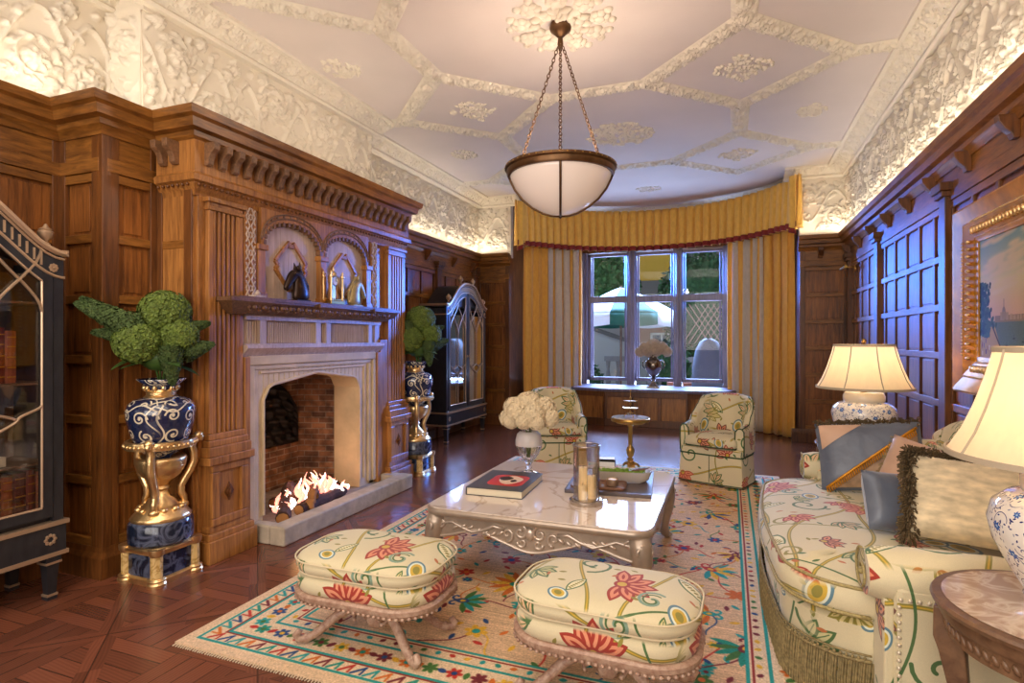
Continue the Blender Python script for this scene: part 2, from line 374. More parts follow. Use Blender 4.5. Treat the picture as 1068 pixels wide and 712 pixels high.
def marble(name, base, vein, scale, rough=.12, w0=.46, w1=.54, coat=0):
    m, nt, b = new_mat(name); L = nt.links.new
    tc = nt.nodes.new('ShaderNodeTexCoord'); n = nt.nodes.new('ShaderNodeTexNoise'); n.inputs['Scale'].default_value = scale; n.inputs['Detail'].default_value = 6; n.inputs['Distortion'].default_value = 1.2
    L(tc.outputs['Object'], n.inputs[0]); r = nt.nodes.new('ShaderNodeValToRGB'); e = r.color_ramp.elements
    e[0].position = w0; e[0].color = (*lin(base), 1); e[1].position = w1; e[1].color = (*lin(base), 1); x = e.new((w0+w1)/2); x.color = (*lin(vein), 1)
    L(n.outputs[0], r.inputs[0]); L(r.outputs[0], b.inputs['Base Color']); b.inputs['Roughness'].default_value = rough; b.inputs['Coat Weight'].default_value = coat
    return m
def glass_mat(name, tint=(1, 1, 1), refl=.1, rough=.02, fres=.5):
    m, nt, b = new_mat(name); L = nt.links.new; nt.nodes.remove(b)
    tr = nt.nodes.new('ShaderNodeBsdfTransparent'); tr.inputs[0].default_value = (*tint, 1)
    gl = nt.nodes.new('ShaderNodeBsdfGlossy'); gl.inputs['Roughness'].default_value = rough
    lw = nt.nodes.new('ShaderNodeLayerWeight'); lw.inputs[0].default_value = .35
    ad = nt.nodes.new('ShaderNodeMath'); ad.operation = 'MULTIPLY_ADD'; ad.inputs[1].default_value = fres; ad.inputs[2].default_value = refl; L(lw.outputs['Fresnel'], ad.inputs[0])
    mx = nt.nodes.new('ShaderNodeMixShader'); L(ad.outputs[0], mx.inputs[0]); L(tr.outputs[0], mx.inputs[1]); L(gl.outputs[0], mx.inputs[2])
    L(mx.outputs[0], nt.nodes['Material Output'].inputs[0]); return m
def cloth_mat(name, col, trans=.35, rough=.85, noise=.15, nscale=(6, 6, 2)):
    m, nt, b = new_mat(name); L = nt.links.new; c = lin(col)
    tc = nt.nodes.new('ShaderNodeTexCoord'); mp = nt.nodes.new('ShaderNodeMapping'); mp.inputs['Scale'].default_value = nscale; L(tc.outputs['Object'], mp.inputs[0])
    n = nt.nodes.new('ShaderNodeTexNoise'); n.inputs['Scale'].default_value = 6; n.inputs['Detail'].default_value = 4; L(mp.outputs[0], n.inputs[0])
    r = nt.nodes.new('ShaderNodeValToRGB'); r.color_ramp.elements[0].position = .4; r.color_ramp.elements[1].position = .6
    r.color_ramp.elements[0].color = (*[x*(1-noise) for x in c], 1); r.color_ramp.elements[1].color = (*[min(1, x*(1+noise)) for x in c], 1); L(n.outputs[0], r.inputs[0])
    L(r.outputs[0], b.inputs['Base Color']); b.inputs['Roughness'].default_value = rough; b.inputs['Sheen Weight'].default_value = .3
    t = nt.nodes.new('ShaderNodeBsdfTranslucent'); L(r.outputs[0], t.inputs[0]); mx = nt.nodes.new('ShaderNodeMixShader'); mx.inputs[0].default_value = trans
    L(b.outputs[0], mx.inputs[1]); L(t.outputs[0], mx.inputs[2]); L(mx.outputs[0], nt.nodes['Material Output'].inputs[0]); return m
def brick_mat():
    m, nt, b = new_mat('brick'); L = nt.links.new
    tc = nt.nodes.new('ShaderNodeTexCoord'); sp = nt.nodes.new('ShaderNodeSeparateXYZ'); L(tc.outputs['Object'], sp.inputs[0])
    ad = nt.nodes.new('ShaderNodeMath'); L(sp.outputs[0], ad.inputs[0]); L(sp.outputs[1], ad.inputs[1])
    cb = nt.nodes.new('ShaderNodeCombineXYZ'); L(ad.outputs[0], cb.inputs[0]); L(sp.outputs[2], cb.inputs[1])
    t = nt.nodes.new('ShaderNodeTexBrick'); t.inputs['Scale'].default_value = 1; t.inputs['Brick Width'].default_value = .17; t.inputs['Row Height'].default_value = .052
    t.inputs['Mortar Size'].default_value = .005; t.inputs['Color1'].default_value = (*lin('#a5714c'), 1); t.inputs['Color2'].default_value = (*lin('#6f4d3a'), 1); t.inputs['Mortar'].default_value = (*lin('#a08a74'), 1)
    L(cb.outputs[0], t.inputs[0]); n = nt.nodes.new('ShaderNodeTexNoise'); n.inputs['Scale'].default_value = 9; n.inputs['Detail'].default_value = 5; L(tc.outputs['Object'], n.inputs[0])
    mx = nt.nodes.new('ShaderNodeMix'); mx.data_type = 'RGBA'; mx.blend_type = 'MULTIPLY'; mx.inputs[0].default_value = .8; L(t.outputs[0], mx.inputs[6]); 
    r = nt.nodes.new('ShaderNodeValToRGB'); r.color_ramp.elements[0].position = .38; r.color_ramp.elements[0].color = (.25, .22, .2, 1); r.color_ramp.elements[1].position = .6; L(n.outputs[0], r.inputs[0]); L(r.outputs[0], mx.inputs[7])
    L(mx.outputs[2], b.inputs['Base Color']); b.inputs['Roughness'].default_value = .9
    q = nt.nodes.new('ShaderNodeBump'); q.inputs['Strength'].default_value = .8; q.inputs['Distance'].default_value = .01; q.invert = True; L(t.outputs['Fac'], q.inputs['Height']); L(q.outputs[0], b.inputs['Normal'])
    return m

IM_CREWEL, T_CREWEL = crewel(); IM_PORC, T_PORC = porcelain(); IM_SCR, T_SCR = scrolls(); IM_PARQ, T_PARQ = parquet()
OAK = wood('oak', '#4a260d', '#a3642b'); OAKD = wood('dark_oak', '#3c200c', '#7f4c20'); OAKM = wood('mantel_oak', '#643a18', '#bb7e3f')
CARV = wood('carved_oak', '#4e3220', '#8a6342', .5, (20, 20, 20)); LIMED = wood('limed_oak', '#a08672', '#ccb5a4', .55); RAIL = wood('oak_rail', '#56310f', '#a36a2c', .38, (2, 2, 14))
M_PARQ = img_mat('parquet_floor', IM_PARQ, T_PARQ, .22, box=False)
M_PARQ.node_tree.nodes['Mapping'].inputs['Rotation'].default_value = (0, 0, PI/4)
PLAS = mat('plaster_relief', '#e2d8c6', .75, noise=.05, nscale=4); CEIL = mat('ceiling_plaster', '#d5c9c0', .8, noise=.05, nscale=1.2, bump=.1, bscale=6)
STONE = mat('limestone', '#cdb48c', .8, noise=.15, nscale=6, bump=.3, bscale=30); HEARTH = mat('hearth_stone', '#b3a48e', .6, noise=.2, nscale=12, bump=.3, bscale=25)
BRICK = brick_mat(); IRON = mat('cast_iron', '#221f1e', .55, .6, bump=.4, bscale=25)
CREWEL = img_mat('crewel_fabric', IM_CREWEL, T_CREWEL, .85, bump=.25, sheen=.2)
STOOLM = img_mat('crewel_footstool', IM_CREWEL, T_CREWEL*.92, .85, bump=.25, sheen=.2, off=(.5, .53, .3))
RUGM = img_mat('rug_wool', rug_img(), (RUG[1]-RUG[0], RUG[3]-RUG[2]), .95, box=False, bump=.6)
RUGM.node_tree.nodes['Mapping'].inputs['Location'].default_value = (-RUG[0]/(RUG[1]-RUG[0]), -RUG[2]/(RUG[3]-RUG[2]), 0)
PORC = img_mat('blue_white_porcelain', IM_PORC, T_PORC*.6, .12, coat=.5); SCR = img_mat('scrolled_porcelain', IM_SCR, .21, .15, coat=.5)
GOLD = mat('gilt', '#e8c48a', .28, .9, noise=.2, nscale=14, bump=.15, bscale=90); GOLD2 = mat('frame_gilt', '#cc8a22', .42, .5, noise=.25, nscale=9); BRASS = mat('brass', '#b9924f', .3, .95); BRONZE = mat('bronze', '#6a4d33', .4, .85, noise=.2)
NAVYM = marble('navy_marble', '#1a2030', '#565c70', 9, .12, .40, .60); YELM = marble('yellow_marble', '#d3b173', '#a98447', 14, .2, .42, .58); WHM = marble('white_marble', '#e6d6c6', '#c9b3a0', 1.5, .06, .46, .50, .4); TANM = marble('tan_marble', '#b79a80', '#d8c3a8', 10, .1, .40, .60)
SILV = mat('champagne_paint', '#ae9c8a', .34, .45, noise=.1); SILVD = mat('champagne_relief', '#cdbcab', .3, .6)
BLACKW = mat('charcoal_lacquer', '#2c2b2e', .3, noise=.25, nscale=12, stretch=(3, 3, 1)); CHAMP = mat('champagne_trim', '#bfa284', .35, .6)
GLASS = glass_mat('cabinet_glass', (.97, .97, .97), .05); WGLASS = glass_mat('window_glass', (1, 1, 1), .012, fres=.05); CRYST = mat('crystal', '#ffffff', .03, trans=1, ior=1.45)
MIRR = glass_mat('mirror_glass', (.6, .6, .62), .72, .04)
WHITEW = mat('white_wood', '#e8e4dc', .5)
DISTR = wood('distressed_wood', '#8a5f4a', '#c9ac94', .5, (12, 12, 12))
LEAF = mat('hydrangea_green', '#5f7029', .7, noise=.35, nscale=30); LEAFD = mat('leaf_green', '#3f5a24', .5, noise=.3, nscale=20); CREAMF = mat('cream_petal', '#e0cda9', .8, noise=.12, nscale=30); PET2 = mat('green_panicle', '#47592a', .75, noise=.35, nscale=40)

# ------------------------------------------------------------ mesh builder
class MB:
    def __init__(s): s.v = []; s.f = []; s.n = 0
    def add(s, v, f, M=None):
        v = np.asarray(v, float).reshape(-1, 3)
        if M is not None: A = np.array(M); v = v@A[:3, :3].T+A[:3, 3]
        s.v.append(v); n = s.n; s.f += [tuple(i+n for i in q) for q in f]; s.n += len(v); return s
    def bx(s, x0, x1, y0, y1, z0, z1, M=None):
        v = [(x, y, z) for x in (x0, x1) for y in (y0, y1) for z in (z0, z1)]
        return s.add(v, [(0, 1, 3, 2), (4, 6, 7, 5), (0, 4, 5, 1), (2, 3, 7, 6), (0, 2, 6, 4), (1, 5, 7, 3)], M)
    def box(s, c, d, rz=0):
        M = Matrix.Translation(c)@Matrix.Rotation(rz, 4, 'Z'); a, b, e = [q/2 for q in d]
        return s.bx(-a, a, -b, b, -e, e, M)
    def rings(s, R, cap=True, closed=True, M=None):
        n = len(R[0]); v = [p for r in R for p in r]; f = []
        for i in range(len(R)-1):
            for j in range(n if closed else n-1):
                a, b = i*n+j, i*n+(j+1) % n; f.append((a, b, b+n, a+n))
        if cap: f.append(tuple(range(n-1, -1, -1))); f.append(tuple((len(R)-1)*n+j for j in range(n)))
        return s.add(v, f, M)
    def lathe(s, prof, n=28, c=(0, 0, 0), M=None, cap=True, rf=None):
        R = []
        for (r, z) in prof:
            R.append([(c[0]+r*(rf(a, z) if rf else 1)*math.cos(a), c[1]+r*(rf(a, z) if rf else 1)*math.sin(a), c[2]+z) for a in [2*PI*k/n for k in range(n)]])
        return s.rings(R, cap, True, M)
    def tube(s, pts, r, n=8, cap=True, M=None, closed=False):
        P = [Vector(p) for p in pts]; R = []; up = Vector((.31, .17, .93)); m = len(P)
        prev = None
        for i, p in enumerate(P):
            t = (P[(i+1) % m]-P[i-1]) if closed else (P[min(i+1, m-1)]-P[max(i-1, 0)])
            t.normalize()
            if prev is None: a = t.cross(up if abs(t.dot(up)) < .95 else Vector((1, 0, 0)))
            else: a = prev-t*prev.dot(t)
            a.normalize(); prev = a.copy(); b = t.cross(a)
            rr = r(i/(m-1)) if callable(r) else r
            R.append([tuple(p+(a*math.cos(2*PI*k/n)+b*math.sin(2*PI*k/n))*rr) for k in range(n)])
        if closed: R.append(R[0])
        return s.rings(R, cap and not closed, True, M)
    def ell(s, c, r, n=14, M=None):
        m = n//2; R = []
        for i in range(m+1):
            th = -PI/2+PI*i/m; cr = max(math.cos(th), 1e-3)
            R.append([(c[0]+r[0]*cr*math.cos(2*PI*k/n), c[1]+r[1]*cr*math.sin(2*PI*k/n), c[2]+r[2]*math.sin(th)) for k in range(n)])
        return s.rings(R, True, True, M)
    def prism(s, poly, ax, a0, a1, M=None):
        def p(u, v, a): return {'x': (a, u, v), 'y': (u, a, v), 'z': (u, v, a)}[ax]
        n = len(poly); v = [p(u, w_, a0) for u, w_ in poly]+[p(u, w_, a1) for u, w_ in poly]
        f = [(i, (i+1) % n, (i+1) % n+n, i+n) for i in range(n)]+[tuple(range(n-1, -1, -1)), tuple(range(n, 2*n))]
        return s.add(v, f, M)
    def sweep(s, path, prof, closed=False, cap=True):
        """path in plan, profile (offset to the right of travel, z)"""
        m = len(path); R = []
        for i in range(m):
            p = Vector(path[i]); d0 = d1 = None
            if i > 0 or closed: d0 = (p-Vector(path[i-1])).normalized()
            if i < m-1 or closed: d1 = (Vector(path[(i+1) % m])-p).normalized()
            d0 = d0 or d1; d1 = d1 or d0
            n0, n1 = Vector((d0.y, -d0.x)), Vector((d1.y, -d1.x)); b = (n0+n1)
            b = b/max(b.dot(n0), .2) if b.length > 1e-6 else n0
            R.append([(p.x+b.x*o, p.y+b.y*o, z) for o, z in prof])
        if closed: R.append(R[0])
        return s.rings(R, cap and not closed, True)
    def grid(s, nu, nv, fn, M=None, cu=False):
        v = [fn(i/(nu-1), j/(nv-1)) for i in range(nu) for j in range(nv)]
        return s.add(v, [(i*nv+j, (i+1)*nv+j, (i+1)*nv+j+1, i*nv+j+1) for i in range(nu-1) for j in range(nv-1)], M)
    def build(s, name, m, parent=None, smooth=False, bevel=0, sub=0, solid=0):
        me = bpy.data.meshes.new(name); V = np.concatenate(s.v) if s.v else np.zeros((0, 3))
        me.from_pydata(V.tolist(), [], s.f); me.update()
        if smooth: me.shade_smooth()
        me.materials.append(m); o = bpy.data.objects.new(name, me); C.objects.link(o)
        if smooth and smooth != 'all':
            try: me.set_sharp_from_angle(angle=math.radians(50 if smooth is True else smooth))
            except Exception: pass
        if parent: o.parent = parent
        if solid: q = o.modifiers.new('solid', 'SOLIDIFY'); q.thickness = solid
        if bevel: q = o.modifiers.new('bevel', 'BEVEL'); q.width = bevel; q.segments = 2; q.limit_method = 'ANGLE'; q.angle_limit = .7
        if sub: q = o.modifiers.new('sub', 'SUBSURF'); q.levels = sub; q.render_levels = sub
        return o
def tag(o, label, cat, group=None, kind=None):
    o['label'] = label; o['category'] = cat
    if group: o['group'] = group
    if kind: o['kind'] = kind
    return o
def thing(name, label, cat, loc=(0, 0, 0), rz=0, group=None):
    o = bpy.data.objects.new(name, None); C.objects.link(o); o.location = loc; o.rotation_euler = (0, 0, rz); o.empty_display_size = .1
    return tag(o, label, cat, group)
def struct(name, mb, m, parent=None, **k):
    o = mb.build(name, m, parent, **k)
    if not parent: o['kind'] = 'structure'
    return o
def copy_tree(o, label, loc=None, rz=None, parent=None):
    c = o.copy(); C.objects.link(c)
    if parent: c.parent = parent
    else:
        c['label'] = label
        if loc is not None: c.location = loc
        if rz is not None: c.rotation_euler = (0, 0, rz)
    for ch in [x for x in bpy.data.objects if x.parent == o]: copy_tree(ch, None, parent=c)
    return c
def rrect(w_, d, r, n=6, cx=0, cy=0):
    out = []
    for (sx, sy, a0) in ((1, 1, 0), (-1, 1, PI/2), (-1, -1, PI), (1, -1, 1.5*PI)):
        for k in range(n+1):
            a = a0+k/n*PI/2; out.append((cx+sx*(w_/2-r)+r*math.cos(a), cy+sy*(d/2-r)+r*math.sin(a)))
    return out
def loft(mb, poly, prof, M=None, crown=None):
    """rings of poly scaled/inset; prof = (inset, z)"""
    cx = sum(p[0] for p in poly)/len(poly); cy = sum(p[1] for p in poly)/len(poly); R = []
    for ins, z in prof:
        ring = []
        for x, y in poly:
            dx, dy = x-cx, y-cy; L = math.hypot(dx, dy); k = max((L-ins)/L, .02) if ins < L else .02
            ring.append((cx+dx*k, cy+dy*k, z))
        R.append(ring)
    return mb.rings(R, True, True, M)
def pillow(w_, h, t, n=18, pinch=.5):
    mb = MB()
    def f(sg):
        def g(u, v):
            a, b = 2*u-1, 2*v-1
            prof = max(0, (1-a**4)*(1-b**4))**.5
            k = 1-.07*(abs(a)*(1-b*b) * 0 + (1-abs(a))*abs(b)**3*pinch + (1-abs(b))*abs(a)**3*pinch)
            return (a*w_/2*(1-.05*(1-b*b)*0-.06*abs(a)*(1-abs(b)**2)*pinch), sg*t/2*prof, b*h/2*(1-.06*abs(b)*(1-abs(a)**2)*pinch))
        return g
    mb.grid(n, n, f(1)); mb.grid(n, n, f(-1)); return mb
#MARK
# ------------------------------------------------------------ the room
ZC, ZF, ZT = 2.80, 3.58, 3.70     # cornice top, frieze top, ceiling
def wm(p0, p1):
    """matrix: x along the wall, -y into the room (room on the right of travel), z up"""
    d = Vector((p1[0]-p0[0], p1[1]-p0[1])); L = d.length; d.normalize(); n = Vector((d.y, -d.x))
    return Matrix(((d.x, n.x, 0, p0[0]), (d.y, n.y, 0, p0[1]), (0, 0, 1, 0), (0, 0, 0, 1))), L
ROWS = [.20, .56, .92, 1.28, 1.64, 2.0, 2.36]
def panelled(p0, p1, cols=None, sw=.045, rows=ROWS, top=2.62, ends=(.07, .07)):
    M, L = wm(p0, p1); a, b, c = MB(), MB(), MB()
    a.bx(0, L, -.1, 0, 0, ZC, M)                     # backing boards
    if cols is None: k = max(1, round((L-ends[0]-ends[1])/.37)); cols = [ends[0]+(L-ends[0]-ends[1])*i/k for i in range(1, k)]
    for x in [0]: b.bx(0, ends[0], 0, .028, .0, top, M); b.bx(L-ends[1], L, 0, .028, 0, top, M)
    for x in cols: b.bx(x-sw/2, x+sw/2, 0, .022, .1, 2.45, M)
    for z in rows: c.bx(ends[0]-.001, L-ends[1]+.001, 0, .025, z-.026, z+.026, M)
    c.bx(0, L, 0, .032, 2.39, 2.47, M); c.bx(0, L, 0, .022, 2.47, 2.66, M)
    xs = [ends[0]]+list(cols)+[L-ends[1]]
    for i in range(len(xs)-1):                      # raised fields
        for j in range(len(rows)):
            z1 = rows[j+1] if j+1 < len(rows) else 2.42
            if z1-rows[j] < .1: continue
            x0, x1 = xs[i]+.045, xs[i+1]-.045
            if x1-x0 > .05: a.bx(x0, x1, 0, .007, rows[j]+.045, z1-.045, M)
    return a, b, c
def pil(mb, p0, p1, x, w_=.13):                      # plain pilaster with moulded cap
    M, L = wm(p0, p1)
    mb.bx(x-w_/2, x+w_/2, 0, .06, 0, 2.48, M); mb.bx(x-w_/2-.02, x+w_/2+.02, 0, .085, 2.42, 2.46, M); mb.bx(x-w_/2-.035, x+w_/2+.035, 0, .10, 2.46, 2.52, M)
    mb.bx(x-w_/2-.015, x+w_/2+.015, 0, .08, 0, .22, M)
def wall(name, segs, base_m=None):
    """segs: list of (p0,p1,cols,pilasters)"""
    A, B_, Cc, D = MB(), MB(), MB(), MB()
    for sg in segs:
        p0, p1 = sg[0], sg[1]; cols = sg[2] if len(sg) > 2 else None
        a, b, c = panelled(p0, p1, cols)
        for q, r in ((A, a), (B_, b), (Cc, c)):
            for v in r.v: q.v.append(v)
            q.f += [tuple(i+q.n for i in f) for f in r.f]; q.n += r.n
        for x in (sg[3] if len(sg) > 3 else []): pil(D, p0, p1, x)
    o = struct(name, A, OAK if base_m is None else base_m, bevel=.003)
    B_.build('stile', OAKD, o, bevel=.004); Cc.build('rail', RAIL, o, bevel=.004)
    if D.n: D.build('pilaster', OAKD, o, bevel=.005)
    return o
YB = 8.7; XR = 1.5; XL = -3.95; YN = -2.6
# order of travel keeps the room on the right: go +y along the left wall
for sg in (((-3.83, YN), (-3.83, 2.28)), ((-3.83, 2.28), (-3.45, 2.28)), ((-3.45, 2.28), (-3.45, 2.62)), ((-3.45, 2.62), (-3.12, 2.62)), ((-3.95, 4.98), (-3.95, YB), None, [1.05, 2.3, 3.55])): wall('wall_left', [sg])
mb = MB(); mb.bx(-3.475, -3.420, 2.250, 2.305, 0, 2.66); struct('wall_left', mb, OAKD, bevel=.004)
wall('wall_right', [((XR, YB), (XR, YN), None, [YB-8.50, YB-6.98, YB-4.97, YB-3.0, YB-.9])])
wall('wall_back', [((-3.95, YB), (-3.36, YB))]); wall('wall_back', [((.90, YB), (XR, YB))])
mb = MB(); mb.bx(XR+.1, -3.95, YN-.1, YN, 0, ZT); o = struct('wall_rear', mb, OAK)
# solid backing behind the frieze
mb = MB(); mb.bx(-4.15, -3.95-.001, YN, YB+.1, ZC-.05, ZT+.1); mb.bx(XR+.001, XR+.2, YN, YB+.1, ZC-.05, ZT+.1); mb.bx(-4.0, -3.36, YB+.001, YB+.15, ZC-.05, ZT+.1); mb.bx(.9, XR+.2, YB+.001, YB+.15, ZC-.05, ZT+.1)
struct('wall_upper', mb, PLAS)
# chimney breast core
mb = MB(); mb.bx(-4.05, -3.12, 2.60, 2.99, 0, ZC); mb.bx(-4.05, -3.12, 4.46, 5.02, 0, ZC); mb.bx(-4.05, -3.12, 2.99, 4.46, 1.35, ZC)
struct('wall_chimney', mb, OAKM)

# cornice
PROF = [(0, 2.60), (.035, 2.60), (.045, 2.63), (.07, 2.65), (.075, 2.68), (.115, 2.69), (.125, 2.74), (.15, 2.755), (.16, 2.80), (.05, 2.80), (.05, 2.78), (0, 2.78)]
def cornice(name, path, extra=0):
    mb = MB(); mb.sweep(path, [(o+ (extra if o > 0 else 0), z) for o, z in PROF]); return struct(name, mb, RAIL, smooth=35)
LP = [(-3.83, YN), (-3.83, 2.28), (-3.45, 2.28), (-3.45, 2.62), (-3.12, 2.62), (-3.12, 5.02), (-3.95, 5.02), (-3.95, YB), (-3.34, YB)]
tr1 = cornice('trim_1', LP)
tr2 = cornice('trim_2', [(.88, YB), (XR, YB), (XR, YN)])
def corbel(parent, x, y, dx, dy):
    n = Vector((dx, dy)); t = Vector((dy, -dx)); mb = MB()
    M = Matrix(((t.x, n.x, 0, x), (t.y, n.y, 0, y), (0, 0, 1, 0), (0, 0, 0, 1)))
    mb.prism([(.0, 2.50), (.03, 2.50), (.04, 2.53), (.07, 2.56), (.095, 2.60), (.10, 2.635), (0, 2.635)], 'x', -.03, .03, M)
    return mb.build('corbel', OAKD, parent, bevel=.004)
for y in np.arange(.6, 8.6, .66): corbel(tr2, XR-.022, float(y), -1, 0)
for y in (5.45, 6.15, 6.95, 7.75, 8.4): corbel(tr1, XL+.022, y, 1, 0)
corbel(tr2, 1.15, YB-.022, 0, -1)
# skirtings
SK = [(0, 0), (.05, 0), (.05, .12), (.035, .15), (.03, .18), (0, .18)]
mb = MB(); mb.sweep([(-3.83, YN), (-3.83, 2.28), (-3.45, 2.28), (-3.45, 2.62), (-3.14, 2.62)], SK); mb.sweep([(-3.12, 5.02), (-3.95, 5.02), (-3.95, YB), (-3.3, YB)], SK); struct('baseboard_left', mb, OAKD)
mb = MB(); mb.sweep([(.8, YB), (XR, YB), (XR, YN)], SK); struct('baseboard_right', mb, OAKD)

# plaster frieze in real relief
HB = leafrelief(1.48, .80, .004, 3); HS = leafrelief(.4, .2, .003, 5, False)
def hs(H, res, u, v, per=True):
    h, w_ = H.shape; return H[min(h-1, max(0, int(v/res))), int(u/res) % w_]
def frieze(mb, p0, p1, z0=ZC-.02, z1=ZF, step=.0095, amp=.055, lean=.02):
    M, L = wm(p0, p1); nu = max(2, int(L/step)); nv = int((z1-z0)/step)
    off = (p0[0]*1.7+p0[1]*.37) % 1.48
    nu += 4; mb.grid(nu, nv, lambda u, v: (u*(L+.04)-.02, .005+lean*v*v+amp*min(1, max(0, min(u, 1-u)*L/.04-.3))*hs(HB, .004, u*L+off, v*.79), z0+(z1-z0)*v), M)
def band(mb, p0, p1, wid=.20):
    """sloping relief border between frieze and ceiling"""
    M, L = wm(p0, p1); nu = max(2, int(L/.009)); nv = 24
    mb.grid(nu, nv, lambda u, v: (u*L, .05+wid*v, ZF+.02+(ZT-ZF-.02)*math.sin(v*PI/2)-.034*hs(HS, .003, u*L, v*.2)*math.sin(PI*min(max(v, .02), .98))**.3), M)
    mb.sweep([p0, p1], [(0, ZF-.005), (.065, ZF-.005), (.08, ZF+.015), (.075, ZF+.03), (0, ZF+.03)]); mb.sweep([p0, p1], [(wid+.03, ZT), (wid+.035, ZT-.02), (wid+.07, ZT-.02), (wid+.075, ZT)])
XLF = -3.93
fp = [(-3.90, .2), (-3.90, 2.62), (-3.60, 2.62), (-3.60, 5.15), (-3.935, 5.15), (-3.935, YB), (-3.36, YB)]
mb = MB()
for i in range(len(fp)-1): frieze(mb, fp[i], fp[i+1])
mb.bx(-3.93, -3.865, 2.575, 2.63, ZC-.05, ZF); mb.bx(-3.68, -3.602, 2.628, 2.72, ZC-.05, ZF)
struct('trim_3', mb, PLAS, smooth='all')
mb = MB(); frieze(mb, (.92, YB), (XR-.02, YB)); frieze(mb, (XR-.02, YB), (XR-.02, .4)); struct('trim_4', mb, PLAS, smooth='all')
mb = MB(); 
for p0, p1 in (((-3.90, .2), (-3.90, 2.60)), ((-3.58, 2.52), (-3.58, 5.25)), ((-3.90, 5.15), (-3.90, YB))): band(mb, p0, p1)
band(mb, (-3.9, YB), (-3.15, YB)); band(mb, (.7, YB), (XR, YB)); band(mb, (XR-.02, YB), (XR-.02, .4))
mb.bx(-3.95, -3.56, 2.60, 2.70, ZF-.03, ZT); mb.bx(-4.1, -3.60, 2.66, 5.12, ZC-.05, ZT); mb.bx(-3.9, -3.60, 5.1, 5.2, ZF, ZT)
struct('trim_5', mb, PLAS, smooth=40)
# ceiling
mb = MB(); mb.bx(-4.2, XR+.2, YN-.1, 10.9, ZT, ZT+.1); struct('ceiling', mb, CEIL)
def ribseg(mb, a, b, wd=.18, amp=.042):
    a, b = Vector(a), Vector(b); d = b-a; L = d.length; d.normalize(); n = Vector((-d.y, d.x)); nu = max(3, int(L/.009)); nv = 21
    o = (a.x*3+a.y) % .4
    def f(u, v):
        p = a+d*(u*L)+n*((v-.5)*wd); e = (1-abs(2*v-1)**6); h = .004+.010*e+amp*hs(HS, .003, u*L+o, v*.2)*e
        return (p.x, p.y, ZT+.002-h)
    mb.grid(nu, nv, f)
XC = -1.15; Q = []
for s_ in (-1, 1):
    X = lambda d: XC+s_*d
    for y0 in (5.2, 7.6, 2.8):
        Q += [((X(1.25), y0-.8), (X(.45), y0)), ((X(.45), y0), (X(1.25), y0+.8)), ((X(1.25), y0+.8), (X(2.05), y0)), ((X(2.05), y0), (X(1.25), y0-.8)), ((X(2.05), y0), (X(2.5), y0))]
    Q += [((X(1.25), 3.6), (X(1.25), 4.4)), ((X(1.25), 6.0), (X(1.25), 6.8))]
for y0 in (5.2, 7.6, 2.8): Q.append(((XC-.45, y0), (XC+.45, y0)))
cx0 = []
mb = MB()
for a, b in Q: ribseg(mb, a, b)
struct('trim_6', mb, PLAS, smooth='all')
def rosette(mb, cx, cy, rx, ry, n, amp=.05, diamond=False, fl=.05):
    r = np.random.default_rng(int(abs(cx*100+cy*10)))
    for k in range(n):
        for _ in range(40):
            u, v = r.uniform(-1, 1, 2)
            if (abs(u)+abs(v) < 1) if diamond else (u*u+v*v < 1): break
        q = r.uniform(.6, 1.1)*fl; x, y = cx+u*rx, cy+v*ry
        mb.ell((x, y, ZT), (q, q*.6, amp*r.uniform(.5, 1)), 8, Matrix.Translation((x, y, 0))@Matrix.Rotation(r.uniform(0, 6.28), 4, 'Z')@Matrix.Translation((-x, -y, 0)))
mb = MB()
# big rose around the pendant
for k in range(9):
    a = 2*PI*k/9; x, y = XC+.29*math.cos(a), 4+.29*math.sin(a)
    mb.ell((x, y, ZT), (.05, .05, .05), 12)
    for j in range(6): b = j*1.047; mb.ell((x+.045*math.cos(b), y+.045*math.sin(b), ZT), (.038, .034, .035), 10)
for k in range(14): a = 2*PI*(k+.5)/14; mb.ell((XC+.19*math.cos(a), 4+.19*math.sin(a), ZT), (.05, .03, .035), 10)
for k in range(18): a = 2*PI*(k+.5)/18; mb.ell((XC+.37*math.cos(a), 4+.37*math.sin(a), ZT), (.035, .03, .03), 10)
rosette(mb, XC, 4, .18, .18, 40, .04)
rosette(mb, XC, 6.4, .36, .36, 200, .028, fl=.038)
rosette(mb, XC, 8.85, .2, .16, 60, .02, fl=.03)
for s_ in (-1, 1):
    for y in (4.0, 6.4): rosette(mb, XC+s_*1.93, y, .15, .17, 70, .022, fl=.03)
    for y in (5.2, 7.6): rosette(mb, XC+s_*1.25, y, .27, .27, 90, .025, True, .032)
struct('trim_7', mb, PLAS, smooth='all')

# floor
mb = MB(); mb.bx(-4.2, XR+.2, YN-.1, 10.9, -.1, 0); struct('floor', mb, M_PARQ)

# the bay: windows, seat, side walls
BC, BR = (XC, 7.86), 2.14     # valance arc
def arc(cx, cy, r, a0, a1, n): return [(cx+r*math.sin(a0+(a1-a0)*k/n), cy+r*math.cos(a0+(a1-a0)*k/n)) for k in range(n+1)]
mb = MB(); A_ = arc(BC[0], BC[1], BR+.16, -1.12, 1.12, 40)
for i in range(len(A_)-1): ribseg(mb, A_[i], A_[i+1], .22, .03)
mb.sweep(A_, [(-.12, ZT), (-.12, ZT-.10), (-.02, ZT-.12), (.0, ZT-.05), (.04, ZT)]); struct('trim_8', mb, PLAS, smooth=40)
XW0, XW1, YW = -2.50, -.02, 10.25
wins = [(-2.42, -1.66, .03), (-1.60, -.86, .07), (-.80, -.06, .03)]
a, b = MB(), MB()
a.bx(-3.50, -3.38, YB+.02, 10.6, 0, ZT); a.bx(.92, 1.05, YB+.02, 10.6, 0, ZT)
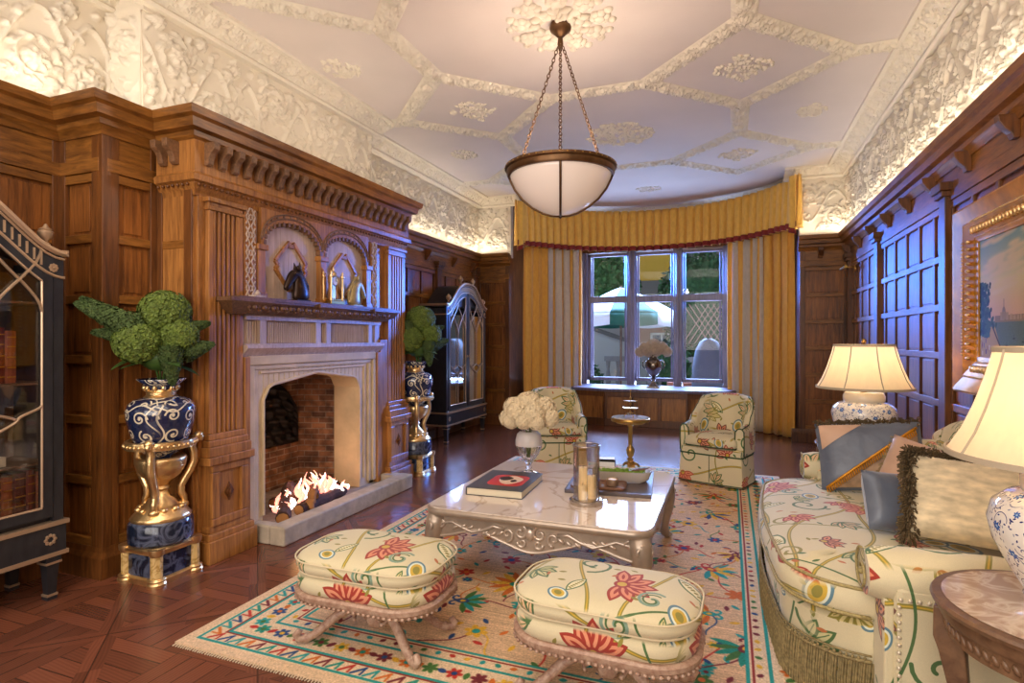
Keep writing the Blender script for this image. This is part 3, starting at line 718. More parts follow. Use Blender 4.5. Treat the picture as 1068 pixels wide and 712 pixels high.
a.bx(-3.38, XW0, 10.2, 10.5, 0, ZT); a.bx(XW1, .92, 10.2, 10.5, 0, ZT); a.bx(XW0, XW1, 10.2, 10.5, 2.97, ZT); a.bx(XW0, XW1, 10.2, 10.5, 0, .56)
struct('wall_bay', a, OAK)
FRM = wood('window_frame_wood', '#5f5668', '#8d8296', .35)  # blue of the daylight is mixed into the frame and sill colour
for i, (x0, x1, dy) in enumerate(wins):
    y = YW+dy; m_ = MB()
    zb, zt, fw, zr = .66, 2.95, .055, 2.12
    m_.bx(x0, x0+fw, y-.05, y+.05, zb, zt); m_.bx(x1-fw, x1, y-.05, y+.05, zb, zt); m_.bx(x0, x1, y-.05, y+.05, zb, zb+.06); m_.bx(x0, x1, y-.05, y+.05, zt-.05, zt); m_.bx(x0, x1, y-.06, y+.06, zr-.06, zr+.06)
    m_.bx(x0+.07, x0+.095, y-.03, y+.03, zb, zt); m_.bx(x1-.095, x1-.07, y-.03, y+.03, zb, zt)
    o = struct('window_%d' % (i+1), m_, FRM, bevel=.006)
    g = MB(); g.bx(x0+.05, x1-.05, y-.004, y+.004, zb+.04, zt-.03); g.build('pane', WGLASS, o)
mb = MB()
for x in (XW0+.01, -1.63, -.83, XW1-.01): mb.box((x, YW, 1.76), (.14, .2, 2.42)); mb.box((x, YW-.12, 1.76), (.05, .08, 2.42))
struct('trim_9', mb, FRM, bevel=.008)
seat = [(-2.62, 10.2), (-2.62, 9.75), (-2.42, 9.38), (-1.9, 9.26), (-.60, 9.26), (-.05, 9.38), (.12, 9.75), (.12, 10.2)]
t = thing('window_seat', 'panelled oak window seat below the bay window', 'window seat', (-1.2, 9.8, 0))
def loc(pts, c): return [(x-c[0], y-c[1]) for x, y in pts]
mb = MB(); mb.prism(loc(seat, (-1.2, 9.8)), 'z', 0, .55); mb.build('body', OAKM, t); mb = MB()
for i in range(1, len(seat)-2):
    p0, p1 = seat[i+1], seat[i]; p0, p1 = loc([p0, p1], (-1.2, 9.8)); M, L = wm(p1, p0)
    k = max(1, round(L/.42))
    for z0, z1 in ((0, .11), (.47, .55)): mb.bx(0, L, 0, .034, z0, z1, M)
    for j in range(k+1): x = L*j/k; mb.bx(max(0, x-.03), min(L, x+.03), 0, .030, .1, .48, M)
mb.build('panel_frame', OAKD, t, bevel=.004)
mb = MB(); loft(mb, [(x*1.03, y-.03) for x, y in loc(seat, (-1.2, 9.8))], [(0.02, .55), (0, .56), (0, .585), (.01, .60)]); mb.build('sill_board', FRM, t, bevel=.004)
mb = MB(); mb.box((-1.31, -.37, .33), (.012, .05, .11)); M, L = wm(loc([seat[1]], (-1.2, 9.8))[0], loc([seat[2]], (-1.2, 9.8))[0])
mb = MB(); mb.bx(L*.45, L*.45+.085, 0.02, .03, .28, .40, M); o = mb.build('power_outlet', WHITEW, None, bevel=.003); o.location = (-1.2, 9.8, 0)
tag(o, 'white power outlet plate on the angled end of the window seat', 'power outlet')
mb = MB(); mb.bx(L*.45+.025, L*.45+.06, .03, .034, .30, .33, M); mb.bx(L*.45+.025, L*.45+.06, .03, .034, .35, .38, M); mb.build('socket', IRON, o)

# cove lamps hidden on top of the cornice
CP = 1.7
def cove(p0, p1, inset=.0, power=34):
    M, L = wm(p0, p1); c = M@Vector((L/2, .13, 2.83)); ang = math.atan2(p1[1]-p0[1], p1[0]-p0[0])
    area('cove_lamp', c, (PI, 0, ang), L-.1, .05, power*L, WARM)
for p0, p1 in ((LP[0], LP[1]), (LP[1], LP[2]), (LP[3], LP[4]), (LP[2], LP[3]), (LP[4], LP[5]), (LP[6], LP[7])): cove((p0[0], max(p0[1], .2)), p1, power=CP)
cove(LP[7], LP[8], power=CP); cove((.8, YB), (XR, YB), power=CP); cove((XR, YB), (XR, .3), power=CP)
#MARK2
# ------------------------------------------------------------ chimneypiece
def part(mb, name, m, t, **k):        # mb in world coordinates, t an unrotated thing
    l = t.location
    mb.v = [v-np.array([l.x, l.y, l.z]) for v in mb.v]
    return mb.build(name, m, t, **k)
F = thing('fireplace', 'carved oak chimneypiece with fluted pilasters around a stone fireplace', 'fireplace', (-3.1, 3.75, 0))
XF = -3.12
# entablature
mb = MB(); e = [(-3.12, 2.60), (-3.12, 5.02)]
mb.sweep([(-3.40, 2.62), (-3.12, 2.62), (-3.12, 5.02), (-3.5, 5.02)], [(0, 2.30), (.02, 2.30), (.025, 2.33), (.04, 2.35), (.045, 2.375), (.065, 2.385), (.07, 2.42), (.05, 2.44), (.05, 2.635), (0, 2.635)])
part(mb, 'entablature', OAKM, F, smooth=35)
mb = MB()
for k in range(58):
    y = 2.60+k*.0425
    mb.ell((XF+.052, y, 2.362), (.012, .011, .012), 6)
for k in range(7): mb.ell((-3.38+k*.042, 2.62-.052, 2.362), (.011, .012, .012), 6)
part(mb, 'bead_moulding', OAKD, F, smooth='all')
def modillion(y, x=XF+.05, ax='x'):
    mb = MB(); pr = [(0, 2.49), (.02, 2.485), (.035, 2.50), (.04, 2.53), (.055, 2.56), (.085, 2.585), (.09, 2.63), (0, 2.63)]
    if ax == 'x': mb.prism([(x+a, z) for a, z in pr], 'y', y-.022, y+.022)
    else: mb.prism([(x-a, z) for a, z in pr], 'x', y-.022, y+.022)
    return part(mb, 'modillion', CARV, F, bevel=.003)
for k in range(24): modillion(2.66+k*.1)
for x in (-3.32, -3.22): modillion(x, 2.62-.05, 'y')
def fluted(y0, y1, nm='pilaster'):
    mb = MB(); x = XF; wd = y1-y0
    mb.bx(x-.01, x+.035, y0, y1, .60, 2.30)
    n = 5; m0, m1 = y0+.045, y1-.045; s_ = (m1-m0)/n
    for k in range(n+1): mb.bx(x+.03, x+.055, m0+k*s_-.010, m0+k*s_+.010, .801, 2.219)
    mb.bx(x+.03, x+.055, y0, y0+.034, .801, 2.219); mb.bx(x+.03, x+.055, y1-.034, y1, .801, 2.219); mb.bx(x+.03, x+.055, y0, y1, .60, .80); mb.bx(x+.03, x+.055, y0, y1, 2.22, 2.30)
    o = part(mb, nm, OAKM, F, bevel=.004)
    mb = MB()
    for (z0, z1, e) in ((.76, .80, .010), (.72, .76, .026), (.66, .72, .042), (.61, .66, .058), (.0, .14, .07), (.14, .18, .055), (.18, .22, .03)): mb.bx(x-.01, x+.055+e, y0-e*.8, y1+e*.8, z0, z1)
    mb.bx(x-.01, x+.075, y0-.01, y1+.01, .19, .61)
    for a, b, c, d in ((y0+.001, y0+.05, .271, .559), (y1-.05, y1-.001, .271, .559), (y0+.001, y1-.001, .221, .27), (y0+.001, y1-.001, .56, .609)): mb.bx(x+.05, x+.095, a-.01*(a == y0+.001), b+.01*(b == y1-.001), c, d)
    l = o.location; mb.v = [v-np.array([F.location.x, F.location.y, 0]) for v in mb.v]; pl = mb.build('plinth', OAKM, F, bevel=.005)
    mb = MB(); yc = (y0+y1)/2
    for k, (q, xx) in enumerate(((.05, .064), (.034, .072), (.016, .08))): mb.prism([(yc-q*.75, .415), (yc, .415-q*1.25), (yc+q*.75, .415), (yc, .415+q*1.25)], 'x', x+.05, x+xx+.016)
    mb.v = [v-np.array([F.location.x, F.location.y, 0]) for v in mb.v]; mb.build('diamond_boss', OAKD, pl, bevel=.002)
    mb = MB()
    for z0, z1, e in ((2.22, 2.245, .008), (2.27, 2.30, .018)): mb.bx(x-.01, x+.055+e, y0-e, y1+e, z0, z1)
    mb.v = [v-np.array([F.location.x, F.location.y, 0]) for v in mb.v]; mb.build('capital', OAKM, o, bevel=.004)
fluted(2.67, 2.94); fluted(4.69, 4.99)
# plain margins
mb = MB(); mb.bx(XF, XF+.02, 2.62, 2.668, 0, 2.30); part(mb, 'plain_margin', OAKM, F, bevel=.003); mb = MB(); mb.bx(XF-.005, XF+.012, 4.52, 4.70, 1.41, 2.3); part(mb, 'plain_margin', OAKM, F, bevel=.003)
mb = MB(); mb.bx(XF-.02, XF+.062, 2.95, 2.998, 0, 1.28); part(mb, 'side_casing', OAKM, F, bevel=.006); mb = MB(); mb.bx(XF-.02, XF+.062, 4.502, 4.56, 0, 1.28); mb.bx(XF-.02, XF+.05, 4.561, 4.689, 0, 1.40); part(mb, 'side_casing', OAKM, F, bevel=.006)
# overmantel
mb = MB(); mb.bx(XF-.03, XF+.006, 2.96, 4.50, 1.66, 2.32); 
part(mb, 'overmantel_board', LIMED, F)
def fret(y0, y1, z0, z1):
    mb = MB(); mb.bx(XF, XF+.045, y0, y1, z0, z1); o = part(mb, 'fret_strip', OAKM, F, bevel=.003)
    mb = MB(); yc = (y0+y1)/2; n = 5; s_ = (z1-z0)/n; q = (y1-y0)*.36
    for k in range(n):
        zc = z0+s_*(k+.5)
        for sg in (-1, 1):
            mb.tube([(XF+.049, yc+sg*q*.15, zc-s_*.5), (XF+.049, yc+sg*q, zc), (XF+.049, yc+sg*q*.15, zc+s_*.5)], .006, 5)
            mb.tube([(XF+.049, yc+sg*q, zc-s_*.42), (XF+.049, yc+sg*q*.3, zc), (XF+.049, yc+sg*q, zc+s_*.42)], .006, 5)
        mb.tube([(XF+.049, yc-q*.5, zc), (XF+.049, yc, zc+q*.5), (XF+.049, yc+q*.5, zc), (XF+.049, yc, zc-q*.5), (XF+.049, yc-q*.5, zc)], .006, 5)
    mb.v = [v-np.array([F.location.x, F.location.y, 0]) for v in mb.v]; mb.build('fretwork', LIMED, o, smooth=True)
fret(2.955, 3.065, 1.69, 2.30); fret(4.42, 4.52, 1.69, 2.30)
ypil = (3.11, 3.76, 4.38)
for y in ypil:
    mb = MB(); mb.bx(XF, XF+.05, y-.035, y+.035, 1.69, 2.05); mb.bx(XF, XF+.065, y-.05, y+.05, 2.03, 2.07); mb.bx(XF, XF+.06, y-.045, y+.045, 1.69, 1.73)
    part(mb, 'arch_pilaster', OAKM, F, bevel=.004)
for (ya, yb) in ((3.11, 3.76), (3.76, 4.38)):
    mb = MB(); yc = (ya+yb)/2; rw = (yb-ya)/2-.03; zs, hh = 2.07, .20
    ap = [(yc+rw*math.cos(a), zs+hh*math.sin(a)**.75) for a in [PI*k/18 for k in range(19)]]
    mb.prism([(yb, zs), (yb, 2.32), (ya, 2.32), (ya, zs)]+ap[::-1], 'x', XF, XF+.045)
    # split concave polygon by strips instead
    mb = MB()
    for k in range(18):
        (u0, v0), (u1, v1) = ap[k], ap[k+1]
        mb.prism([(u1, v1), (u0, v0), (u0, 2.33), (u1, 2.33)], 'x', XF, XF+.045)
    mb.bx(XF, XF+.045, ya, yc-rw, zs, 2.33); mb.bx(XF, XF+.045, yc+rw, yb, zs, 2.33)
    o = part(mb, 'arch', OAKM, F)
    mb = MB()
    for k in range(0, 17): 
        a = PI*(k+.5)/17; y, z = yc+rw*math.cos(a), zs+hh*math.sin(a)**.75
        mb.bx(XF+.0, XF+.05, y-.011, y+.011, z-.028, z+.004)
    for off in (.03, .06):
        mb.tube([(XF+.047, yc+(rw+off*.6)*math.cos(a), zs+(hh+off)*math.sin(a)**.75) for a in [PI*k/24 for k in range(1, 24)]], .007, 5)
    for k in range(14):
        a = PI*(k+.5)/14; mb.ell((XF+.046, yc+(rw+.03)*math.cos(a), zs+(hh+.045)*math.sin(a)**.75), (.006, .014, .014), 8)
    mb.v = [v-np.array([F.location.x, F.location.y, 0]) for v in mb.v]; mb.build('arch_carving', CARV, o, smooth=40)
    # broken diamond frame
    mb = MB(); zc = 1.95; a_, b_ = .165, .185
    for s1 in (-1, 1):
        for s2 in (-1, 1):
            p = [(yc+s1*.02, zc+s2*b_), (yc+s1*(a_-.0), zc+s2*.03), (yc+s1*(a_-.03), zc+s2*.0)] if s2 > 0 else [(yc+s1*(a_-.03), zc), (yc+s1*a_, zc-.03), (yc+s1*.02, zc-b_)]
            for (p0, p1) in zip(p[:-1], p[1:]):
                d = Vector((p1[0]-p0[0], p1[1]-p0[1])).normalized(); n = Vector((-d.y, d.x))*.013
                mb.prism([(p0[0]+n.x, p0[1]+n.y), (p0[0]-n.x, p0[1]-n.y), (p1[0]-n.x, p1[1]-n.y), (p1[0]+n.x, p1[1]+n.y)], 'x', XF-.003, XF+.025)
        mb.bx(XF, XF+.022, yc-.03, yc+.03, zc+b_-.045, zc+b_-.015) if s1 > 0 else None
    part(mb, 'diamond_moulding', OAKM, F, bevel=.003)
# mantel shelf, breaks forward in three
SH = [(0, 1.565), (.05, 1.57), (.06, 1.585), (.09, 1.60), (.115, 1.64), (.13, 1.65), (.13, 1.675), (0, 1.68)]
mb = MB(); sp = [(XF, 2.86), (XF+.05, 2.86), (XF+.05, 2.98), (XF+.03, 2.98), (XF+.03, 3.70), (XF+.05, 3.70), (XF+.05, 3.82), (XF+.03, 3.82), (XF+.03, 4.42), (XF+.05, 4.42), (XF+.05, 4.56), (XF, 4.56)]
mb.sweep(sp, SH); mb.bx(XF, XF+.17, 2.80, 4.62, 1.664, 1.685)
mb.prism([(XF, 2.80), (XF+.1, 2.80), (XF+.1, 4.6), (XF, 4.6)], 'z', 1.63, 1.67)
sh = part(mb, 'mantel_shelf', CARV, F, smooth=35)
mb = MB()
for k in range(40):
    y = 2.90+k*.042
    mb.ell((XF+.142+.01*(k % 2), y, 1.617), (.016, .02, .017), 8); mb.ell((XF+.135, y+.02, 1.598+.024*(k % 2)), (.015, .014, .012), 6)
mb.v = [v-np.array([F.location.x, F.location.y, 0]) for v in mb.v]; mb.build('shelf_carving', CARV, sh, smooth='all')
# reeded frieze
mb = MB(); mb.bx(XF-.01, XF+.03, 2.96, 4.56, 1.33, 1.57); part(mb, 'frieze_board', LIMED, F)
for y0, y1 in ((2.985, 3.075), (3.15, 3.66), (3.72, 3.78), (3.85, 4.36), (4.43, 4.50)):
    mb = MB(); n = int((y1-y0)/.021)
    for k in range(n): mb.tube([(XF+.034, y0+(k+.5)*(y1-y0)/n, 1.375), (XF+.034, y0+(k+.5)*(y1-y0)/n, 1.525)], .0075, 6)
    part(mb, 'reeding', LIMED, F, smooth=True)
mb = MB()
for y in (3.113, 3.69, 3.815, 4.395): mb.bx(XF+.02, XF+.058, y-.028, y+.028, 1.371, 1.534)
mb.bx(XF, XF+.06, 2.96, 4.56, 1.535, 1.57); mb.bx(XF, XF+.06, 2.96, 4.56, 1.35, 1.37)
mb.sweep([(XF, 2.95), (XF, 4.58)], [(0, 1.28), (.035, 1.28), (.045, 1.30), (.065, 1.315), (.085, 1.34), (.085, 1.36), (0, 1.36)])
part(mb, 'frieze_moulding', LIMED, F, smooth=35)
# stone surround with four-centred arch
y0, y1, zs, zp = 3.15, 4.28, 1.03, 1.14
def archpts(y0, y1, zs, zp, n=22):
    out = []
    for k in range(n+1):
        t = k/n; u = abs(2*t-1); y = y0+(y1-y0)*t
        c = .13/((y1-y0)/2)
        rise = (zp-zs)
        z = zs-.06+(.06+rise*.45)*math.sqrt(max(0, 1-((u-(1-c))/c)**2)) if u > 1-c else zs+rise*.45+rise*.55*(1-u/(1-c))
        out.append((y, z))
    return out
ap = archpts(y0, y1, zs, zp)
mb = MB()
def archwall(mb, ap, x0, x1, ztop, y0, y1, Y0, Y1):
    for k in range(len(ap)-1):
        (u0, v0), (u1, v1) = ap[k], ap[k+1]; mb.prism([(u0, v0), (u1, v1), (u1, ztop), (u0, ztop)], 'x', x0, x1)
    mb.bx(x0, x1, Y0, y0, 0, ztop); mb.bx(x0, x1, y1, Y1, 0, ztop)
archwall(mb, ap, -3.38, XF+.02, 1.29, y0, y1, 3.0, 4.50)
# raised outer moulding
for (a, b, c, d) in ((3.0, 3.05, 0.1, 1.219), (4.45, 4.50, .1, 1.219), (3.0, 4.5, 1.22, 1.285)): mb.bx(XF, XF+.05, a, b, c, d)
for (a, b, c, d) in ((3.051, 3.09, 0.1, 1.184), (4.40, 4.449, .1, 1.184), (3.051, 4.449, 1.185, 1.219)): mb.bx(XF, XF+.035, a, b, c, d)
part(mb, 'stone_surround', STONE, F, bevel=.008)
mb = MB(); a2 = archpts(y0+.0, y1-.0, zs, zp)
mb.tube([(XF+.022, y0+.0, .15)]+[(XF+.022, a, b) for a, b in a2]+[(XF+.022, y1, .15)], .012, 6)
mb.tube([(XF+.02, 3.12, 1.165), (XF+.02, 4.33, 1.165)], .012, 6); mb.tube([(XF+.02, 4.345, .15), (XF+.02, 4.345, 1.165)], .012, 6)
part(mb, 'arch_roll', STONE, F, smooth=True)
# firebox
mb = MB(); mb.bx(-3.85, -3.75, 2.99, 4.46, 0, 1.5); mb.prism([(-3.75, 4.25), (-3.38, 4.36), (-3.38, 4.46), (-3.75, 4.46)], 'z', 0, 1.5); mb.prism([(-3.75, 3.06), (-3.38, 3.02), (-3.38, 2.99), (-3.75, 2.99)], 'z', 0, 1.5); mb.bx(-3.8, -3.38, 2.99, 4.46, 1.28, 1.5)
part(mb, 'brick_firebox', BRICK, F)
def fb(u, v):
    y = 3.28+.92*u; top = .70+.36*(1-abs(2*u-1)**2.2)**.7
    z = .46+(top-.46)*v
    h = .02+.02*math.sin(u*22)*math.sin(v*19)+.018*math.sin(u*41+v*13)+.015*math.sin(v*37-u*9)
    ed = min(u, 1-u, v, 1-v); h = h*min(1, ed*12)+(.02 if ed < .05 else 0)
    return (-3.735+h, y, z)
mb = MB(); mb.grid(60, 50, fb); mb.bx(-3.75, -3.735, 3.3, 4.18, .46, .69); part(mb, 'fireback', IRON, F, smooth='all')
# hearth: raised stone kerb, lower inner slab
mb = MB()
mb.bx(-3.80, -2.93, 3.05, 4.56, 0, .075)
part(mb, 'hearth_slab', mat('ash_slab', '#8f8578', .8, noise=.25, nscale=14, bump=.4, bscale=30), F)
mb = MB(); mb.bx(-2.93, -2.80, 3.03, 4.70, 0, .13); mb.bx(-3.10, -2.93, 3.03, 3.12, 0, .13); mb.bx(-3.10, -2.93, 4.56, 4.70, 0, .13); mb.bx(-3.32, -3.10, 4.42, 4.50, 0, .13)
part(mb, 'hearth_kerb', HEARTH, F, bevel=.012)
# logs and flames
BARK = mat('charred_bark', '#4a3023', .9, noise=.5, nscale=14, bump=.8, bscale=20); LOGW = mat('split_log', '#a06b38', .8, noise=.3, nscale=10)
def log(p0, p1, r, lab, m=BARK):
    mb = MB(); P0, P1 = Vector(p0), Vector(p1); n = 9
    pts = [P0.lerp(P1, k/(n-1))+Vector((0, .006*math.sin(k*1.7), .006*math.cos(k*2.1))) for k in range(n)]
    t = thing('log', lab, 'log', tuple((P0+P1)/2-Vector((0, 0, r))), group='burning logs on the hearth')
    mb.tube(pts, lambda q: r*(1+.1*math.sin(q*17)), 9); part(mb, 'bark', m, t, smooth=35)
    d = (P1-P0).normalized()
    for P in (P0, P1): mb = MB(); s_ = -1 if P is P0 else 1; mb.tube([P+d*s_*.001, P+d*s_*.004], r*.86, 9); part(mb, 'cut_end', LOGW, t)
log((-2.99, 3.22, .115), (-3.38, 3.72, .20), .05, 'long dark log slanting back beside the flames')
log((-3.00, 3.40, .125), (-3.08, 4.02, .115), .045, 'charred log lying low along the front of the fire')
log((-3.30, 3.45, .12), (-3.22, 4.12, .12), .05, 'charred log at the back of the fire')
log((-2.99, 3.55, .19), (-3.32, 3.95, .22), .04, 'log resting across the top of the fire')
log((-2.975, 3.48, .10), (-2.985, 3.535, .24), .035, 'short split log with pale brown face leaning on the front', LOGW)
FL = mat('flame', '#ffb070', .5, emit='#ff9484', es=1.3); FL2 = mat('flame_core', '#ffffff', .5, emit='#ffe9da', es=2.6)
t = thing('fire', 'white hot flames rising from the logs on the hearth', 'fire', (-3.12, 3.7, .16))
for m_, nm, n_, sc_ in ((FL, 'outer_flame', 26, 1), (FL2, 'inner_flame', 22, .75)):
    mb = MB()
    for k in range(n_):
        u = (k+.5)/n_; y = 3.28+.78*u; x = -3.04-.20*random.random()
        h = (.07+.16*math.exp(-((u-.55)/.25)**2)*random.uniform(.5, 1.1))*sc_; r0 = random.uniform(.010, .02)*sc_; ph = random.random()*6
        pts = [(x+.014*math.sin(ph+q*5), y+.022*math.sin(ph*2+q*6)-.02*q, .11+.04*random.random()*0+.05*math.sin(u*3)+h*q) for q in [j/7 for j in range(8)]]
        mb.tube(pts, lambda q, r0=r0: r0*(math.sin(PI*min(.97, .25+q*.75)))**1.2+.001, 6)
    o = part(mb, nm, m_, t, smooth='all'); o['kind'] = 'stuff'
fl = bpy.data.lights.new('fire_glow', 'POINT'); fl.energy = 2; fl.color = (1, .5, .2); fl.shadow_soft_size = .12
o = bpy.data.objects.new('fire_glow', fl); C.objects.link(o); o.location = (-3.22, 3.75, .42)

# ------------------------------------------------------------ on the mantel shelf
ZM = 1.686
def horsehead(name, lab, c, m, faceleft=True, s_=1.0):
    t = thing(name, lab, 'sculpture', (c[0], c[1], ZM))
    mb = MB(); sg = -1
    # neck profile rings along a curve in the y-z plane: width, depth
    pts = [((.015, .0), .078, .040), ((.012, .05), .074, .040), ((.008, .09), .064, .037), ((.0, .13), .056, .034), ((-.012, .165), .050, .032), ((-.035, .190), .046, .030), ((-.065, .178), .042, .029), ((-.090, .148), .033, .024), ((-.110, .115), .027, .021), ((-.126, .085), .026, .020), ((-.134, .070), .016, .013)]
    R = []
    for i, ((y, z), wd, dp) in enumerate(pts):
        a = pts[max(0, i-1)][0]; b = pts[min(len(pts)-1, i+1)][0]; tx, tz = b[0]-a[0], b[1]-a[1]; L = math.hypot(tx, tz); nx, nz = -tz/L, tx/L
        R.append([(dp*math.cos(q), (y+nx*wd*math.sin(q)), z+nz*wd*math.sin(q)) for q in [2*PI*k/14 for k in range(14)]])
    mb.rings(R, True, True, Matrix.Scale(s_, 4)); mb.build('head', m, t, smooth='all', sub=1)
    mb = MB()
    for x in (-.018, .018): mb.tube([(x, -.022, .215), (x*1.2, -.02, .245), (x*1.3, -.028, .27)], lambda q: .014*(1-q)+.002, 6, M=Matrix.Scale(s_, 4))
    mb.build('ear', m, t, smooth='all')
    mb = MB()
    for k in range(14): q = k/13; mb.ell((.0, -.01+.085*min(1, q*1.6), .235-.20*q), (.014, .020, .018), 8, Matrix.Scale(s_, 4))
    for x in (-.024, .024): mb.ell((x, -.062, .188), (.006, .008, .007), 8, Matrix.Scale(s_, 4))
    mb.build('mane', m, t, smooth='all')
    mb = MB(); mb.bx(-.04*s_, .04*s_, -.065*s_, .07*s_, 0, .014); mb.build('base', m, t, bevel=.004); return t
BRZ = mat('dark_bronze', '#3a2a22', .35, .7, noise=.3); PALE = mat('pale_gilt_stone', '#b5a170', .45, .4, noise=.3)
h1 = horsehead('horse_sculpture', 'dark bronze horse head on the mantel shelf', (-3.04, 3.45), BRZ, s_=1.08)
h2 = horsehead('horse_sculpture', 'pale golden horse head on the mantel shelf', (-3.04, 4.13), PALE, s_=1.05); h2.rotation_euler = (0, 0, PI); h2['category'] = 'sculpture'
t = thing('mantel_clock', 'gilt skeleton clock with four glass columns between the horse heads', 'clock', (-3.03, 3.83, ZM))
mb = MB(); mb.bx(-.05, .05, -.085, .085, 0, .03); mb.bx(-.045, .045, -.07, .07, .03, .045); mb.build('base', BRASS, t, bevel=.004)
for x in (-.038, .038):
    for y in (-.072, .072):
        mb = MB(); mb.lathe([(.014, .03), (.015, .05), (.009, .055), (.009, .215), (.014, .22), (.014, .235), (.006, .24), (.009, .255), (.002, .27)], 10, (x, y, 0)); mb.build('column', GOLD, t, smooth=40)
mb = MB(); mb.bx(-.02, .02, -.035, .035, .045, .23); mb.lathe([(.045, -.02), (.045, .02)], 24, M=Matrix.Translation((0, 0, .19))@Matrix.Rotation(PI/2, 4, 'Y')); mb.lathe([(.03, .235), (.022, .26), (.008, .27), (.012, .285), (.002, .31)], 12); mb.build('movement', GOLD, t, smooth=40)
mb = MB(); mb.lathe([(.034, 0), (.034, .004)], 24, M=Matrix.Translation((.02, 0, .19))@Matrix.Rotation(PI/2, 4, 'Y')); d = mb.build('dial', WHITEW, t)
mb = MB(); mb.bx(.0245, .027, -.002, .002, .19, .215); mb.bx(.0245, .027, 0, .018, .188, .192); mb.build('hand', IRON, d)
t = thing('ornament', 'small pale ornament at the end of the mantel shelf', 'ornament', (-3.03, 3.03, ZM)); mb = MB(); mb.bx(-.03, .03, -.05, .05, 0, .018); mb.build('base', LIMED, t, bevel=.003); mb = MB(); mb.lathe([(.016, .018), (.022, .03), (.012, .045), (.004, .055)], 12); mb.build('finial', LIMED, t, smooth='all')

# ------------------------------------------------------------ pedestals, gilt stands, vases and green hydrangeas
def pedestal(label):
    t = thing('pedestal', label, 'pedestal', group='marble pedestals')
    pl = rrect(.25, .25, .03, 5)
    def bulge(k): return [(x*(1+k*(1-(abs(y)/.125)**2)) if abs(x) > .10 else x, y*(1+k*(1-(abs(x)/.125)**2)) if abs(y) > .10 else y) for x, y in pl]
    mb = MB(); loft(mb, bulge(.14), [(-.02, 0), (-.02, .03), (-.005, .04)]); loft(mb, bulge(.14), [(-.012, .17), (-.026, .185), (-.026, .20), (-.012, .212)]); mb.build('gilt_moulding', GOLD, t, smooth=40)
    mb = MB(); loft(mb, bulge(.14), [(0, .035), (0, .175)]); mb.build('marble_block', NAVYM, t, smooth=40)
    for sx in (-1, 1):
        for sy in (-1, 1):
            mb = MB(); mb.lathe([(.034, .04), (.032, .05), (.032, .17), (.036, .175), (.036, .19)], 40, (sx*.120, sy*.120, 0), rf=lambda a, z: 1-.06*(math.sin(a*10) > 0)*(z > .045)*(z < .172)); c = mb.build('column', YELM, t, smooth=30)
            mb = MB(); mb.lathe([(.05, 0), (.052, .015), (.045, .025), (.048, .035), (.038, .045)], 20, (sx*.120, sy*.120, 0)); mb.build('column_mount', GOLD, c, smooth=40); mb = MB(); mb.lathe([(.034, .168), (.042, .182), (.045, .210)], 20, (sx*.120, sy*.120, 0)); mb.build('column_mount', GOLD, c, smooth=40)
    mb = MB(); mb.lathe([(.155, .21), (.170, .225), (.170, .325), (.155, .345)], 40); mb.build('marble_drum', NAVYM, t, smooth=40)
    return t
def gilt_stand(label):
    t = thing('urn_stand', label, 'urn stand', group='gilt urn stands')
    mb = MB(); mb.lathe([(.155, 0), (.16, .012), (.15, .025), (.13, .05), (.10, .075), (.085, .085), (.07, .11), (.045, .13), (.035, .16), (.05, .175), (.04, .19), (.055, .215), (.10, .25), (.128, .30), (.135, .345), (.128, .36), (.12, .365), (.03, .34)], 40, rf=lambda a, z: 1+.03*math.sin(a*20)*(.2 < z < .33)+.02*math.sin(a*16)*(z < .03)); mb.build('bowl', GOLD, t, smooth=60)
    mb = MB(); mb.lathe([(.165, .415), (.185, .42), (.19, .44), (.185, .462), (.17, .465), (.165, .44)], 48, rf=lambda a, z: 1+.02*math.sin(a*30)*(.425 < z < .455)); mb.lathe([(.11, .14), (.0, .14)], 6)
    mb.v = mb.v[:1]; mb.f = mb.f[:6*48-0]; mb2 = MB(); mb2.lathe([(.160, .415), (.185, .42), (.19, .44), (.185, .462), (.168, .465), (.150, .44), (.150, .415), (.160, .415)], 48, cap=False, rf=lambda a, z: 1+.02*math.sin(a*30)*(.425 < z < .455)); mb2.build('rim', GOLD, t, smooth=60)
    for k in range(3):
        a = [math.radians(q) for q in (65, 185, 305)][k]; ca, sa = math.cos(a), math.sin(a)
        prof = [(.10, .06), (.125, .075), (.12, .10), (.105, .13), (.105, .17), (.125, .21), (.155, .26), (.175, .31), (.175, .36), (.165, .40), (.175, .44), (.195, .46), (.215, .45), (.21, .43)]
        mb = MB(); mb.tube([(r*ca, r*sa, z) for r, z in prof], lambda q: .016+.008*math.sin(q*PI), 10)
        mb.ell((.20*ca, .20*sa, .465), (.028, .028, .024), 10); mb.ell((.115*ca, .115*sa, .055), (.035, .035, .025), 10)
        for j in range(7): r, z = prof[5+j]; mb.ell(((r+.012)*ca, (r+.012)*sa, z), (.012, .012, .018), 8)
        mb.build('scroll_arm', GOLD, t, smooth='all')
    mb = MB()
    for k in range(12): a = k*PI/6; mb.ell((.115*math.cos(a), .115*math.sin(a), .062), (.022, .022, .016), 8)
    mb.build('foot_relief', GOLD, t, smooth='all'); mb = MB()
    for k in range(40): a = k*PI/20; mb.ell((.188*math.cos(a), .188*math.sin(a), .44), (.009, .009, .011), 6)
    mb.build('rim_beading', GOLD, t, smooth='all'); return t
